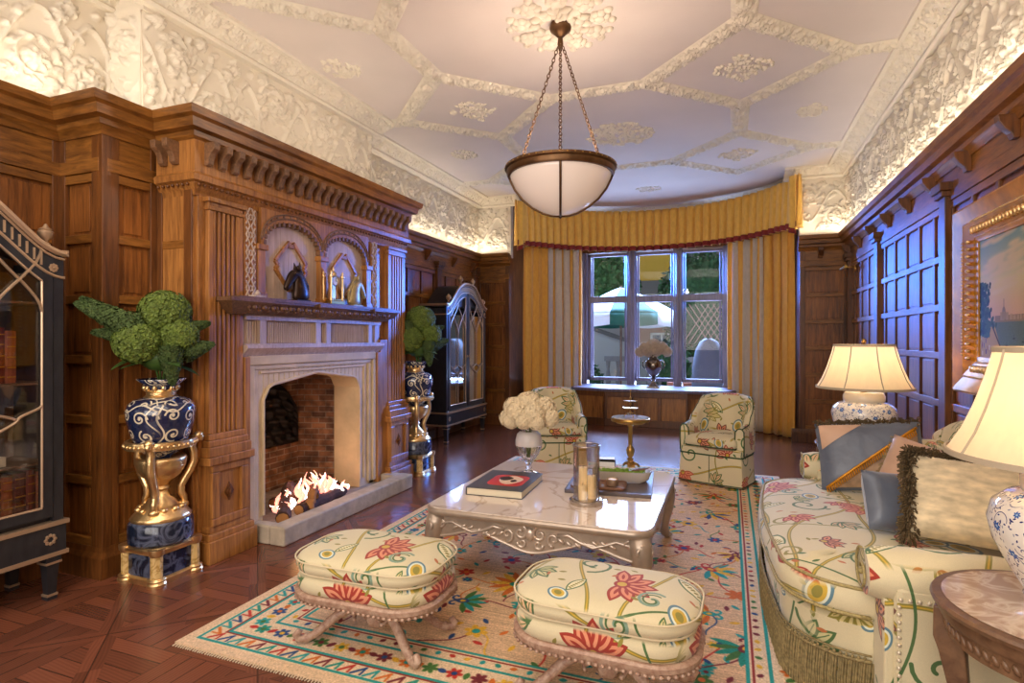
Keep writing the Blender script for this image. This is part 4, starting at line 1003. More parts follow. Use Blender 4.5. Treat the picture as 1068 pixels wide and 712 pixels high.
def blue_vase(label):
    t = thing('porcelain_vase', label, 'vase', group='blue scroll vases')
    mb = MB(); mb.lathe([(.05, 0), (.055, .02), (.09, .04), (.125, .08), (.155, .15), (.178, .24), (.182, .29), (.17, .33), (.14, .355), (.085, .37), (.07, .375)], 48); mb.build('body', SCR, t, smooth='all')
    mb = MB(); mb.lathe([(.085, .36), (.09, .372), (.078, .382), (.078, .40), (.085, .405), (.08, .415)], 32); mb.build('neck_band', GOLD, t, smooth=50)
    mb = MB(); mb.lathe([(.076, .41), (.082, .425), (.10, .45), (.125, .475), (.12, .478), (.09, .45), (.06, .42)], 40, rf=lambda a, z: 1+.06*math.sin(a*10)*(z > .46), cap=False); mb.build('lip', SCR, t, smooth='all')
    mb = MB()
    for k in range(12): a = k*PI/6; mb.ell((.086*math.cos(a), .086*math.sin(a), .425), (.014, .014, .018), 8)
    mb.build('gilt_collar', GOLD, t, smooth='all')
    return t
def florets(mb, c, R, n, s_, squash=(1, 1, 1), cone=None):
    g = PI*(3-5**.5)
    for k in range(n):
        if cone is None:
            z = 1-2*(k+.5)/n; r = math.sqrt(1-z*z); a = k*g
            d = Vector((r*math.cos(a)*squash[0], r*math.sin(a)*squash[1], z*squash[2])); p = Vector(c)+d*R*random.uniform(.92, 1.04); nrm = d.normalized()
        else:
            tip = Vector(cone); ax = (tip-Vector(c)); L = ax.length; ax.normalize(); u = (k+.5)/n; a = k*g
            s0 = ax.orthogonal().normalized(); s1 = ax.cross(s0); rr = R*(1-u)**.6*(.55+.45*min(1, u*6))
            d = s0*math.cos(a)+s1*math.sin(a); p = Vector(c)+ax*L*u+d*rr*random.uniform(.75, 1.1); nrm = (d+ax*.4).normalized()
        x = nrm.orthogonal().normalized(); x = Matrix.Rotation(random.random()*6.28, 3, nrm)@x; y = nrm.cross(x)
        q = s_*random.uniform(.8, 1.2)
        for j in range(4):
            e = x*math.cos(j*PI/2)+y*math.sin(j*PI/2); f = nrm.cross(e)
            mb.add([p, p+e*q*.6+f*q*.45+nrm*q*.28, p+e*q*1.05+nrm*q*.12, p+e*q*.6-f*q*.45+nrm*q*.28], [(0, 1, 2, 3)])
def leaf(mb, p, d, L, wd):
    p = Vector(p); d = Vector(d).normalized(); s0 = d.cross(Vector((0, 0, 1))).normalized()*wd; n = 7
    v = []
    for k in range(n+1):
        u = k/n; c = p+d*L*u+Vector((0, 0, -.35*L*u*u)); ww = math.sin(PI*min(1, u*.95+.05))**.8
        v += [c+s0*ww, c-Vector((0, 0, .08*wd)), c-s0*ww]
    f = []
    for k in range(n): a = k*3; f += [(a, a+1, a+4, a+3), (a+1, a+2, a+5, a+4)]
    mb.add(v, f)
def greens(label):
    t = thing('hydrangea_bouquet', label, 'plant', group='green hydrangea bouquets')
    # local axes: camera looks roughly along (-.6,.8): e = image right
    e = Vector((.63, .77, 0)); b = Vector((.77, -.63, 0))   # b points to the viewer
    def P(u, z, w_=0): return Vector((0, 0, z))+e*u+b*w_
    for (u, z, w_, R) in ((.02, .36, 0, .135), (-.11, .18, .05, .125), (.095, .22, .06, .10), (.0, .14, -.08, .11)):
        mb = MB(); mb.ell(tuple(P(u, z, w_)), (R*.84, R*.84, R*.77), 14); florets(mb, P(u, z, w_), R, 230, R*.21, (1, 1, .92)); mb.build('hydrangea_head', LEAF, t)
    for (u0, z0, u1, z1, w_, R) in ((-.10, .26, -.40, .40, .05, .085), (-.10, .22, -.33, .24, .0, .06), (.12, .26, .25, .30, 0, .045), (.10, .12, .27, .17, .05, .07), (.05, .16, .06, -.06, .12, .07), (-.2, .3, -.38, .43, .0, .06)):
        mb = MB(); florets(mb, P(u0, z0, w_), R, 420, .017, cone=P(u1, z1, w_)); mb.tube([P(u0, z0, w_), P(u1, z1, w_)], lambda q: R*.7*(1-q)**.6+.003, 8); mb.build('panicle', PET2, t)
    for (u, z, du, dz, w_) in ((-.05, .06, -1, .2, .1), (.05, .08, .9, .5, .12), (0, .07, .3, .1, .2), (-.1, .1, -.8, -.1, .0), (.0, .1, -.1, .5, .1), (.05, .05, 1, -.1, -.1)):
        mb = MB(); leaf(mb, P(u, z, w_*.5), e*du+Vector((0, 0, dz))+b*.4, .16, .045); mb.build('leaf', LEAFD, t, smooth='all')
    mb = MB()
    for k in range(7): a = k*.9; mb.tube([(0, 0, -.10), (.03*math.cos(a), .03*math.sin(a), .03), (.09*math.cos(a), .09*math.sin(a), .16)], .006, 6)
    mb.ell((0, 0, .10), (.12, .12, .09), 12)
    mb.build('stem', LEAFD, t, smooth='all'); return t
P1_, P2_ = (-3.16, 2.42), (-3.09, 5.24)
ped = pedestal('navy marble pedestal with yellow columns beside the red book bookcase'); gs = gilt_stand('large gilt scroll-armed urn stand beside the red book bookcase'); bv = blue_vase('navy vase with cream scrolls standing next to the bookcase'); gr = greens('green hydrangea bouquet in the vase near the bookcase')
for o, z in ((ped, 0), (gs, .345), (bv, .345+.345), (gr, 1.20)): o.location = (P1_[0], P1_[1], z)
copy_tree(ped, 'navy marble pedestal between the fireplace and the reflective cabinet', (P2_[0], P2_[1], 0)); copy_tree(gs, 'gilt scroll-armed urn stand on the pedestal by the reflective cabinet', (P2_[0], P2_[1], .345))
copy_tree(bv, 'navy vase with cream scrolls in front of the reflective cabinet', (P2_[0], P2_[1], .69)); copy_tree(gr, 'green hydrangea bouquet in front of the reflective cabinet', (P2_[0]+.04, P2_[1], 1.20)).scale = (1.12, 1.12, 1.12)
#MARK3
# ------------------------------------------------------------ display cabinets
def cabtop(y): a = min(1, abs(y)/.65); return 1.87+.33*(math.cos(PI*a**1.4)+1)/2
def cabinet(label):
    t = thing('display_cabinet', label, 'display cabinet', group='charcoal display cabinets')
    W, D = .65, .40
    mb = MB(); ys = [-W+2*W*k/30 for k in range(31)]
    for sy in (-1, 1): y = sy*(W-.012); mb.bx(-D, -.02, y-.012, y+.012, .42, 1.82)
    mb.bx(-D, -D+.02, -W+.025, W-.025, .42, 1.86); mb.bx(-D, -.02, -W+.025, W-.025, .42, .445)
    mb.bx(-D, -.02, -.012, .012, .445, 1.85); mb.build('carcass', BLACKW, t)
    mb = MB()
    for k in range(30): y0, y1 = ys[k], ys[k+1]; mb.prism([(y0, 1.86), (y1, 1.86), (y1, cabtop(y1)-.03), (y0, cabtop(y0)-.03)], 'x', -D*.92, -.021)
    mb.build('roof', BLACKW, t, smooth=40)
    mb = MB(); mb.bx(-D+.02, -D+.03, -W+.03, W-.03, .44, 1.85); mb.build('back_lining', OAKD, t)
    for z in (.74, 1.17, 1.60):
        mb = MB(); mb.bx(-D+.03, -.05, -W+.026, -.013, z-.012, z); mb.bx(-D+.03, -.05, .013, W-.026, z-.012, z); mb.build('shelf', CARV, t)
    # front boards under the ogee top
    mb = MB()
    for k in range(30):
        y0, y1 = ys[k], ys[k+1]; mb.prism([(y0, cabtop(y0)-.14), (y1, cabtop(y1)-.14), (y1, cabtop(y1)-.02), (y0, cabtop(y0)-.02)], 'x', -.02, .012)
    mb.bx(-.02, .010, -W, -W+.05, .42, 1.74); mb.bx(-.02, .010, W-.05, W, .42, 1.74)
    mb.build('front_frame', BLACKW, t, smooth=40)
    def ctube(mb, pts, r=.008): mb.tube(pts, r, 6)
    mb = MB(); ctube(mb, [(.026, y, cabtop(y)-.005) for y in ys], .017); ctube(mb, [(.018, y, cabtop(y)-.035) for y in ys], .007); ctube(mb, [(.014, y, cabtop(y)-.135) for y in ys], .008)
    for sy in (-1, 1): mb.bx(-D, .03, sy*W-.016, sy*W+.016, 1.855, 1.885); mb.bx(-D, .015, sy*W-.006, sy*W+.006, 1.73, 1.745)
    mb.build('cornice_moulding', CHAMP, t, smooth=40)
    mb = MB()
    for k in range(34):
        y = -.54+k*1.08/33; s_ = (cabtop(y+.01)-cabtop(y-.01))/.02; mb.box((.014, y, cabtop(y)-.085), (.008, .010, .062))
    for sy in (-1, 1):
        for j in range(8): a = j*PI/4; mb.ell((.014, sy*.60+.016*math.cos(a), 1.785+.016*math.sin(a)), (.006, .009, .009), 6)
        mb.ell((.016, sy*.60, 1.785), (.008, .008, .008), 8)
    mb.build('frieze_ornament', CHAMP, t, smooth=40)
    # base
    mb = MB(); mb.bx(-D, .02, -W-.01, W+.01, .25, .41); mb.build('base_rail', BLACKW, t, bevel=.004)
    mb = MB()
    for z, e in ((.41, .03), (.245, .025)): mb.bx(-D-.01, e, -W-.02, W+.02, z-.010, z+.012)
    for sy in (-1, 1):
        for j in range(8): a = j*PI/4; mb.ell((.022, sy*.58+.022*math.cos(a), .33+.022*math.sin(a)), (.006, .011, .011), 6)
    mb.build('base_moulding', CHAMP, t, bevel=.004)
    for x in (-.02, -D+.05):
        for y in (-W+.05, W-.05):
            mb = MB(); mb.lathe([(.052, .235), (.052, .20), (.045, .195), (.040, .17), (.028, .03), (.034, .025), (.034, 0)], 4, (x, y, 0), M=Matrix.Translation((x, y, 0))@Matrix.Rotation(PI/4, 4, 'Z')@Matrix.Translation((-x, -y, 0))); l = mb.build('leg', BLACKW, t)
            mb = MB(); 
            for z in (.20, .025): mb.box((x, y, z), (.078 if z > .1 else .052, .078 if z > .1 else .052, .012))
            mb.build('leg_band', CHAMP, l)
    for y, z in ((-.57, 0), (.57, 0), (-.2, 0), (.2, 0)):
        zz = cabtop(y)+.008; mb = MB(); mb.lathe([(.018, 0), (.022, .01), (.01, .018), (.012, .028), (.032, .045), (.038, .07), (.03, .08), (.034, .085), (.012, .10), (.008, .112), (.002, .118)], 16, (0, y, zz)); mb.build('finial', CHAMP, t, smooth=50)
    for sy in (-1, 1):
        ya, yb = (.012, W-.055); zt = lambda y: cabtop(y)-.145
        d = MB(); f = .05
        d.bx(-.018, .016, min(sy*ya, sy*(ya+f)), max(sy*ya, sy*(ya+f)), .45, zt(ya+f)); d.bx(-.018, .016, min(sy*(yb-f), sy*yb), max(sy*(yb-f), sy*yb), .45, zt(yb)-.001); d.bx(-.018, .0155, min(sy*ya, sy*yb), max(sy*ya, sy*yb), .45, .50)
        for k in range(12):
            y0, y1 = ya+(yb-ya)*k/12, ya+(yb-ya)*(k+1)/12
            d.prism([(sy*y0, zt(y0)-.05), (sy*y1, zt(y1)-.05), (sy*y1, zt(y1)), (sy*y0, zt(y0))], 'x', -.018, .015)
        do = d.build('door', BLACKW, t, smooth=40)
        g = MB(); g.bx(-.006, -.002, min(sy*(ya+f-.01), sy*(yb-f+.01)), max(sy*(ya+f-.01), sy*(yb-f+.01)), .49, 1.74); g.build('door_glass', MIRR if 'far' in label else GLASS, do)
        m_ = MB(); L0, L1 = ya+f, yb-f; c = (L0+L1)/2; hw = (L1-L0)/2
        def S(p): return (.012, sy*p[0], p[1])
        def cv(a, b, bend, n=10):    # s-curve from a to b
            out = []
            for k in range(n+1):
                u = k/n; out.append(S((a[0]+(b[0]-a[0])*(u*u*(3-2*u))*bend+(b[0]-a[0])*u*(1-bend), a[1]+(b[1]-a[1])*u)))
            return out
        tp = zt(c)-.06
        for q in (-1, 1):
            ctube(m_, cv((c, tp), (c+q*hw, tp-.36), .9)); ctube(m_, cv((c+q*hw, tp-.02-.0), (c, tp-.42), .9)); ctube(m_, [S((c+q*hw, .51)), S((c+q*hw, zt(c+q*hw)-.055))], .007)
            ctube(m_, cv((c, 1.04), (c+q*hw*.5, .99), .6)); ctube(m_, cv((c, .90), (c+q*hw*.55, .99), .9)); ctube(m_, cv((c+q*hw*.55, .99), (c+q*hw, 1.05), .9))
        ctube(m_, [S((c, tp-.42)), S((c, 1.04))]); ctube(m_, [S((c, .90)), S((c, .51))]); ctube(m_, [S((L0, .505)), S((L1, .505))], .007)
        ctube(m_, [S((L0+(L1-L0)*k/8, zt(L0+(L1-L0)*k/8)-.053)) for k in range(9)], .007)
        m_.build('tracery', CHAMP, do, smooth=60)
        h = MB(); h.ell((.026, sy*.035, 1.16), (.012, .010, .018), 10); h.build('knob', CHAMP, do, smooth='all')
    return t
c1 = cabinet('charcoal glazed bookcase cabinet with red books, at the left edge near the camera'); c1.location = (-3.41, 1.38, 0)
c2 = cabinet('charcoal glazed cabinet with far mirrored doors, beyond the right hydrangea vase'); c2.location = (-3.53, 7.42, 0)
c1['label'] = 'charcoal glazed bookcase full of red leather books'; c2['label'] = 'charcoal cabinet with reflective glass doors beyond the fireplace'
LEATH = [mat('red_leather', '#7a2a18', .5, noise=.25, nscale=20), mat('tan_leather', '#9a4a22', .5, noise=.25, nscale=20), mat('maroon_leather', '#5a1c16', .5, noise=.25, nscale=20)]
PAPER = mat('paper', '#d9ccb0', .9)
def book(loc_, w_, h_, d_, m, label, group):
    t = thing('book', label, 'book', loc_, group=group)
    mb = MB(); mb.bx(-d_, 0, 0, w_, 0, .003); n = 6
    mb = MB(); mb.prism([(-d_, 0), (-.01, 0), (-.003, w_*.18), (0, w_*.5), (-.003, w_*.82), (-.01, w_), (-d_, w_), (-d_, w_-.003), (-.012, w_-.003), (-.012, .003), (-d_, .003)], 'z', 0, h_); mb.build('cover', m, t)
    mb = MB(); mb.bx(-d_+.004, -.012, .0035, w_-.0035, .003, h_-.004); mb.build('pages', PAPER, t)
    mb = MB()
    for k in (.12, .3, .5, .7, .88): mb.bx(-.008, .0018, w_*.12, w_*.88, h_*k-.003, h_*k+.003)
    mb.build('spine_band', GOLD2, t); return t
for z, y0, y1, hh, gname, lab in ((.446, 1.45, 1.99, .255, 'red leather books on the bottom shelf', 'red leather book in the bottom row of the bookcase'), (1.171, 1.62, 1.86, .29, 'tall red leather books on the upper shelf', 'taller red leather book on the upper shelf of the bookcase')):
    y = y0; k = 0
    while y < y1-.03:
        w_ = .042+.008*((k*7) % 3); book((-3.50, y, z), w_, hh-.008*((k*5) % 3), .19, LEATH[k % 3], lab, gname); y += w_+.0015; k += 1
mb = MB(); mb.bx(-.16, 0, 0, .22, 0, .05); o = mb.build('paper_box', PAPER, None, bevel=.004); o.location = (-3.50, 1.60, .741); tag(o, 'white box lying on the middle shelf of the bookcase', 'box')

# ------------------------------------------------------------ pendant
t = thing('pendant_lamp', 'bronze bowl pendant with frosted glass on three chains', 'pendant lamp', (XC, 4.0, 2.30))
mb = MB(); mb.lathe([(.02, 1.30), (.05, 1.33), (.075, 1.35), (.08, 1.37), (.07, 1.40), (.0, 1.40)], 28); mb.lathe([(.015, 1.22), (.022, 1.25), (.015, 1.31)], 12); mb.build('canopy', BRONZE, t, smooth=50)
OPAL = mat('opal_glass', '#e8d8cc', .25, emit='#ffe6d2', es=.12, coat=.5)
bowl = [(.0, .0), (.06, .004), (.12, .022), (.20, .065), (.27, .125), (.325, .195), (.36, .265), (.372, .30)]
mb = MB(); mb.lathe(bowl, 48, cap=False); mb.build('glass_bowl', OPAL, t, smooth='all', solid=.006)
mb = MB(); mb.lathe([(.365, .285), (.385, .285), (.392, .30), (.392, .325), (.405, .335), (.405, .352), (.37, .352), (.365, .285)], 56, cap=False)
rim = mb.build('rim', BRONZE, t, smooth=50)
mb = MB()
for k in range(48): a = k*PI/24; mb.ell((.402*math.cos(a), .402*math.sin(a), .343), (.008, .008, .006), 6)
mb.build('rim_studs', BRASS, rim, smooth='all')
a0 = math.atan2(-4, 1.15)
for k in range(4):
    a = a0+k*PI/2; mb = MB(); pts = [((r+.006)*math.cos(a), (r+.006)*math.sin(a), z-.003) for r, z in bowl]; mb.tube(pts, .009, 6); mb.build('glass_rib', BRONZE, t, smooth='all')
mb = MB(); mb.lathe([(.0, -.02), (.012, -.012), (.02, 0), (.01, .006)], 12); mb.build('finial', BRONZE, t, smooth='all')
def chain(P0, P1, n, rl, parent):
    mb = MB(); P0, P1 = Vector(P0), Vector(P1); d = (P1-P0); L = d.length/n; d.normalize(); s0 = d.orthogonal().normalized(); s1 = d.cross(s0)
    for k in range(n):
        c = P0+d*L*(k+.5); a, b = (s0, s1) if k % 2 else (s1, s0)
        mb.tube([c+d*math.cos(q)*L*.62+a*math.sin(q)*rl for q in [2*PI*j/12 for j in range(12)]], .0035, 5, closed=True)
    return mb.build('chain', BRONZE, parent, smooth='all')
for k in range(3):
    a = a0+k*2*PI/3; chain((.02*math.cos(a), .02*math.sin(a), 1.24), (.385*math.cos(a), .385*math.sin(a), .36), 34, .011, t)
chain((0, 0, 1.30), (0, 0, 1.2), 4, .012, t)
pl = bpy.data.lights.new('pendant_bulb', 'POINT'); pl.energy = 22; pl.color = (1, .85, .7); pl.shadow_soft_size = .1
o = bpy.data.objects.new('pendant_bulb', pl); C.objects.link(o); o.location = (XC, 4.0, 2.72)

# ------------------------------------------------------------ curtains and valance
GOLDC = cloth_mat('gold_damask', '#ffc45a', .25, noise=.06); LINC = cloth_mat('curtain_lining', '#f6efe2', .6, noise=.04); VALC = cloth_mat('valance_silk', '#fcc75c', .12, noise=.06); TRIMC = mat('crimson_trim', '#8a2c22', .8, noise=.3, nscale=60)
def drape(name, label, a0, a1, R, z0, z1, nf, amp, m, lin0):
    t = thing(name, label, 'curtain', (BC[0]+R*math.sin((a0+a1)/2), BC[1]+R*math.cos((a0+a1)/2), 0))
    def f(ph, am, dR, b0, b1, nf):
        def g(u, v):
            a = b0+(b1-b0)*u; z = z0+(z1-z0)*v; spread = 1+.25*(1-v)
            fo = math.sin(2*PI*nf*u+ph+.5*math.sin(3*v+u*9)); fo = fo*(1-.25*abs(fo))
            r = R+dR+am*fo*spread*(.6+.4*math.sin(u*31+2))
            aa = a+.012*math.sin(4*PI*nf*u+ph)*spread
            return (BC[0]+r*math.sin(aa), BC[1]+r*math.cos(aa), z)
        return g
    mb = MB(); mb.grid(150, 24, f(0, amp, 0, a0, a1, nf)); part(mb, 'gold_panel', m, t, smooth='all', solid=.004)
    mb = MB(); q_ = (a1-lin0)/(a1-a0); mb.grid(110, 20, f(PI+2*PI*nf*(1-q_), amp*1.0, -.022, lin0, a1, nf*q_)); part(mb, 'lining', LINC, t, smooth='all', solid=.003); return t
drape('curtain', 'gold damask curtain hanging beside the reflective cabinet', -1.12, -.60, 2.22, .012, 3.2, 7, .075, GOLDC, -.90)
drape('curtain', 'gold damask curtain hanging beside the end of the sofa', 1.09, .55, 2.22, .012, 3.2, 7, .075, GOLDC, .84)
t = thing('valance', 'box pleated gold valance with crimson trim curving across the bay', 'valance', (BC[0], BC[1]+2, 2.93))
NP = 40
def vf(u, v, dz0=0, dR=0):
    a = -1.29+2.58*u; k = u*NP; fr = k-math.floor(k); pl = -.11*math.exp(-((fr-.5)/.13)**2)
    e = abs(2*u-1); low = 2.93-.03*max(0, e-.8)/.2+.004*math.cos(2*PI*k)
    z = low+dz0+(3.62-low-dz0)*v if dz0 == 0 else low+dz0*v
    r = 2.10+dR-(.03*(1-v) if dz0 == 0 else .03)+(-pl)*(1-.45*v if dz0 == 0 else 1)
    r2 = r; return (BC[0]+r2*math.sin(a), BC[1]+r2*math.cos(a), z)
mb = MB(); mb.grid(NP*12+1, 12, vf); part(mb, 'pleated_silk', VALC, t, smooth='all', solid=.004)
mb = MB(); mb.grid(NP*12+1, 4, lambda u, v: vf(u, 1-v, .075 if True else 0, -.008)); part(mb, 'crimson_border', TRIMC, t, smooth='all', solid=.008)
for sg in (-1, 1):
    mb = MB()
    def g(u, v, sg=sg):
        a = sg*(1.29-.10*u); r = 2.05+.03*math.sin(u*9); low = 2.80+.10*u
        return (BC[0]+r*math.sin(a), BC[1]+r*math.cos(a), low+(3.6-low)*v)
    mb.grid(14, 10, g); part(mb, 'tail', VALC, t, smooth='all', solid=.006)
    mb = MB(); mb.grid(14, 3, lambda u, v, sg=sg: (lambda p: (p[0], p[1]-.01, 2.80+.10*u-.01+.07*v))(g(u, 0))); part(mb, 'tail_trim', TRIMC, t, smooth='all', solid=.012)

# ------------------------------------------------------------ painting
t = thing('framed_painting', 'landscape painting of water and a quay in a broad gilt frame', 'painting', (XR-.035, 3.80, 1.65))
t.location.y = 3.74; t.rotation_euler = Matrix(((0, 0, -1), (-1, 0, 0), (0, 1, 0))).to_euler()
cw, ch = 1.26, .74
mb = MB(); r_ = [(-cw/2, -ch/2), (cw/2, -ch/2), (cw/2, ch/2), (-cw/2, ch/2)]
mb.sweep(r_, [(-.01, 0), (-.01, .012), (.015, .016), (.025, .022), (.03, .02), (.10, .05), (.11, .055), (.12, .05), (.125, .05), (.185, .075), (.205, .08), (.22, .07), (.22, -.02), (-.01, -.02), (-.01, 0)], closed=True); fr = mb.build('frame', GOLD2, t, smooth=35)
for (x0, y0), (x1, y1) in zip(r_, r_[1:]+r_[:1]):
    mb = MB(); L = math.hypot(x1-x0, y1-y0); dx, dy = (x1-x0)/L, (y1-y0)/L; nx, ny = dy, -dx; k = int(L/.045)
    for j in range(k+1):
        x, y = x0+dx*L*j/k+nx*.065, y0+dy*L*j/k+ny*.065; mb.ell((0, 0, 0), (.013, .026, .014), 8, Matrix.Translation((x, y, .042))@Matrix.Rotation(math.atan2(dy, dx), 4, 'Z'))
    k = int(L/.022)
    for j in range(k): mb.ell((x0+dx*L*j/k+nx*.116, y0+dy*L*j/k+ny*.116, .056), (.007, .007, .007), 6)
    mb.build('frame_ornament', GOLD, fr, smooth='all')
IML = landscape(); ML = img_mat('landscape_canvas', IML, (cw, ch), .75, box=False); ML.node_tree.nodes['Mapping'].inputs['Location'].default_value = (.5, .5, 0)
mb = MB(); mb.bx(-cw/2, cw/2, -ch/2, ch/2, -.01, .004); mb.build('canvas', ML, t)
# picture light on the far part of the right wall
t = thing('picture_light', 'small brass picture light arm high on the panelling near the corner', 'picture light', (XR-.03, 8.1, 2.28))
mb = MB(); mb.tube([(0, 0, 0), (-.06, 0, .02), (-.14, 0, .01)], .010, 8); mb.ell((-.01, 0, 0), (.02, .03, .04), 10); mb.build('arm', BRASS, t, smooth='all')
mb = MB(); mb.tube([(-.14, -.16, .01), (-.14, .16, .01)], .02, 10); mb.build('shade', BRASS, t, smooth=50)
#MARK4
# ------------------------------------------------------------ rug
ZR = .014
t = thing('rug', 'cream oriental rug with red, teal and blue flowers under the seating', 'rug', (0, 0, 0))
mb = MB(); mb.bx(RUG[0], RUG[1], RUG[2], RUG[3], .001, ZR-.002); mb.build('wool_ground', RUGM, t)
mb = MB()
for k in range(190):
    x = RUG[0]+.01+k*(RUG[1]-RUG[0]-.02)/189
    for y, s_ in ((RUG[2], -1), (RUG[3], 1)): mb.tube([(x, y, .006), (x+random.uniform(-.003, .003), y+s_*.018, .004)], .0035, 4)
o = mb.build('fringe', mat('rug_fringe', '#d8c3a4', .9), t); o['kind'] = 'stuff'

# ------------------------------------------------------------ stools
WELT = mat('cream_welt', '#d9c9a4', .8); DEEPG = mat('green_piping', '#2f4a28', .7)
def stool(label):
    t = thing('footstool', label, 'footstool', group=None)
    W, D, r = .70, .46, .17
    mb = MB(); loft(mb, rrect(W, D, r, 8), [(.03, .338), (.005, .350), (-.008, .370), (-.008, .385), (.006, .402), (.03, .416), (.08, .430), (.14, .437), (.20, .439)]); cu = mb.build('seat_cushion', STOOLM, t, smooth='all')
    mb = MB(); mb.tube([(x*1.035, y*1.05, .345) for x, y in rrect(W-.04, D-.04, r-.02, 8)], .005, 6, closed=True); mb.tube([(x*1.0, y*1.0, .402) for x, y in rrect(W+.015, D+.015, r, 8)], .004, 6, closed=True); mb.build('piping', WELT, cu, smooth='all')
    mb = MB(); loft(mb, rrect(W, D, r, 8), [(.02, .258), (.006, .265), (-.002, .285), (-.002, .31), (.010, .328), (.03, .34)]); mb.build('upholstered_band', STOOLM, t, smooth='all')
    mb = MB(); loft(mb, rrect(W, D, r, 8), [(.03, .205), (.004, .215), (.0, .226), (-.012, .236), (-.014, .254), (-.004, .262), (.02, .262)]); ra = mb.build('frame', DISTR, t, smooth=40)
    mb = MB(); P = rrect(W+.012, D+.012, r, 10)
    for k in range(0, len(P)-1, 1):
        (x0, y0), (x1, y1) = P[k], P[(k+1) % len(P)]; n = max(1, int(math.hypot(x1-x0, y1-y0)/.024))
        for j in range(n): q = j/n; mb.ell((x0+(x1-x0)*q, y0+(y1-y0)*q, .225), (.009, .009, .007), 6)
    mb.build('frame_carving', DISTR, ra, smooth='all')
    mb = MB(); mb.lathe([(.02, .05), (.045, .07), (.055, .10), (.04, .125), (.05, .15), (.075, .19), (.08, .21)], 20, rf=lambda a, z: 1+.12*math.sin(a*6)); mb.build('hub', DISTR, t, smooth='all')
    for sx in (-1, 1):
        for sy in (-1, 1):
            d = Vector((sx*.30, sy*.17, 0)); d.normalize(); L = math.hypot(.31, .17)
            prof = [(.03, .10), (.07, .135), (.12, .145), (.17, .125), (.22, .085), (.27, .045), (.315, .022), (.35, .026), (.362, .045), (.350, .058), (.338, .050)]
            mb = MB(); mb.tube([(d.x*r_, d.y*r_, z) for r_, z in prof], lambda q: .026*(1-.45*q), 8)
            for j in range(6): r_, z = prof[2+j]; mb.ell((d.x*r_, d.y*r_, z+.016), (.014, .014, .01), 8)
            l = mb.build('leg', DISTR, t, smooth='all')
            mb = MB(); mb.tube([(d.x*r_, d.y*r_, z) for r_, z in [(.06, .13), (.09, .165), (.14, .195), (.20, .208), (.24, .195), (.24, .17), (.215, .165)]], .013, 6)
            n = Vector((-d.y, d.x, 0)); c = Vector((d.x*.10, d.y*.10, .135))
            for q in (-1, 1): mb.tube([c+n*q*(.03+.03*math.cos(a))+Vector((0, 0, .03*math.sin(a))) for a in [j*.5 for j in range(11)]], .008, 6)
            mb.build('leg_scroll', DISTR, l, smooth='all')
    return t
s1 = stool('floral footstool on carved scroll legs, nearer the fireplace'); s1.location = (-1.53, 2.25, ZR); s1.rotation_euler = (0, 0, .02)
copy_tree(s1, 'floral footstool on carved scroll legs, nearer the sofa', (-.45, 2.24, ZR), -.03)

# ------------------------------------------------------------ coffee table
CT = (-.99, 3.50)
t = thing('coffee_table', 'low square coffee table with white marble top and carved champagne apron', 'coffee table', (CT[0], CT[1], ZR))
W, D = 1.28, 1.36; zt = .44
mb = MB(); P = rrect(W, D, .11, 8); loft(mb, P, [(.03, zt-.045), (.012, zt-.04), (0, zt-.03), (-.004, zt-.018), (.0, zt-.006), (.008, zt-.001), (.014, zt-.001)]); mb.build('top_rim', SILV, t, smooth=40)
mb = MB(); loft(mb, P, [(.012, zt-.01), (.012, zt+.001), (.014, zt+.0025)]); mb.build('marble_top', WHM, t)
for k, (sx, L, off) in enumerate(((0, W, D/2), (1, D, W/2), (2, W, D/2), (3, D, W/2))):
    M = Matrix.Rotation(k*PI/2, 4, 'Z')@Matrix.Translation((0, -off+.045, 0)); n = 40
    def bot(u): a = abs(2*u-1); return zt-.145-.05*math.exp(-((a)/.25)**2)+.035*math.exp(-((a-.55)/.15)**2)-.03*max(0, (a-.75)/.25)
    mb = MB(); mb.prism([((j/n-.5)*(L-.16), bot(j/n)) for j in range(n+1)]+[((L-.16)/2, zt-.04), (-(L-.16)/2, zt-.04)], 'y', 0, .03, M)
    ap_ = mb.build('apron', SILV, t, smooth=40)
    mb = MB()
    def sp(cx, cz, r, a0, tn, w0=.009): mb.tube([(cx+p[0], -.004, cz+p[1]) for p in spiral(0, 0, r, a0, tn, 18)], lambda q: w0*(1-.5*q), 6, M=M)
    mb.ell((0, -.006, zt-.09), (.028, .014, .034), 10, M)
    for q in (-1, 1):
        sp(q*.055, zt-.085, .042, PI/2, q*1.2, .011); sp(q*.13, zt-.105, .038, -PI/2, -q*1.1, .010); sp(q*.045, zt-.14, .028, 0 if q > 0 else PI, -q*1.1)
        mb.tube([(q*x, -.004, z) for x, z in ((.15, zt-.08), (.21, zt-.07), (.27, zt-.10), (.34, zt-.12), (.40, zt-.10), (.46, zt-.075), (.52, zt-.085), (.555, zt-.12))], lambda u: .011*(1-.35*u), 6, M=M)
        for j in range(7): x = .17+j*.045; mb.ell((0, 0, 0), (.026, .009, .009), 8, M@Matrix.Translation((q*x, -.004, zt-.105-.012*math.sin(j)))@Matrix.Rotation(q*.6, 4, 'Y'))
        sp(q*.53, zt-.085, .03, PI, -q*1.2, .009)
    mb.tube([((u-.5)*(L-.16), -.002, bot(u)+.006) for u in [j/40 for j in range(41)]], .008, 6, M=M)
    mb.build('apron_carving', SILVD, ap_, smooth='all')
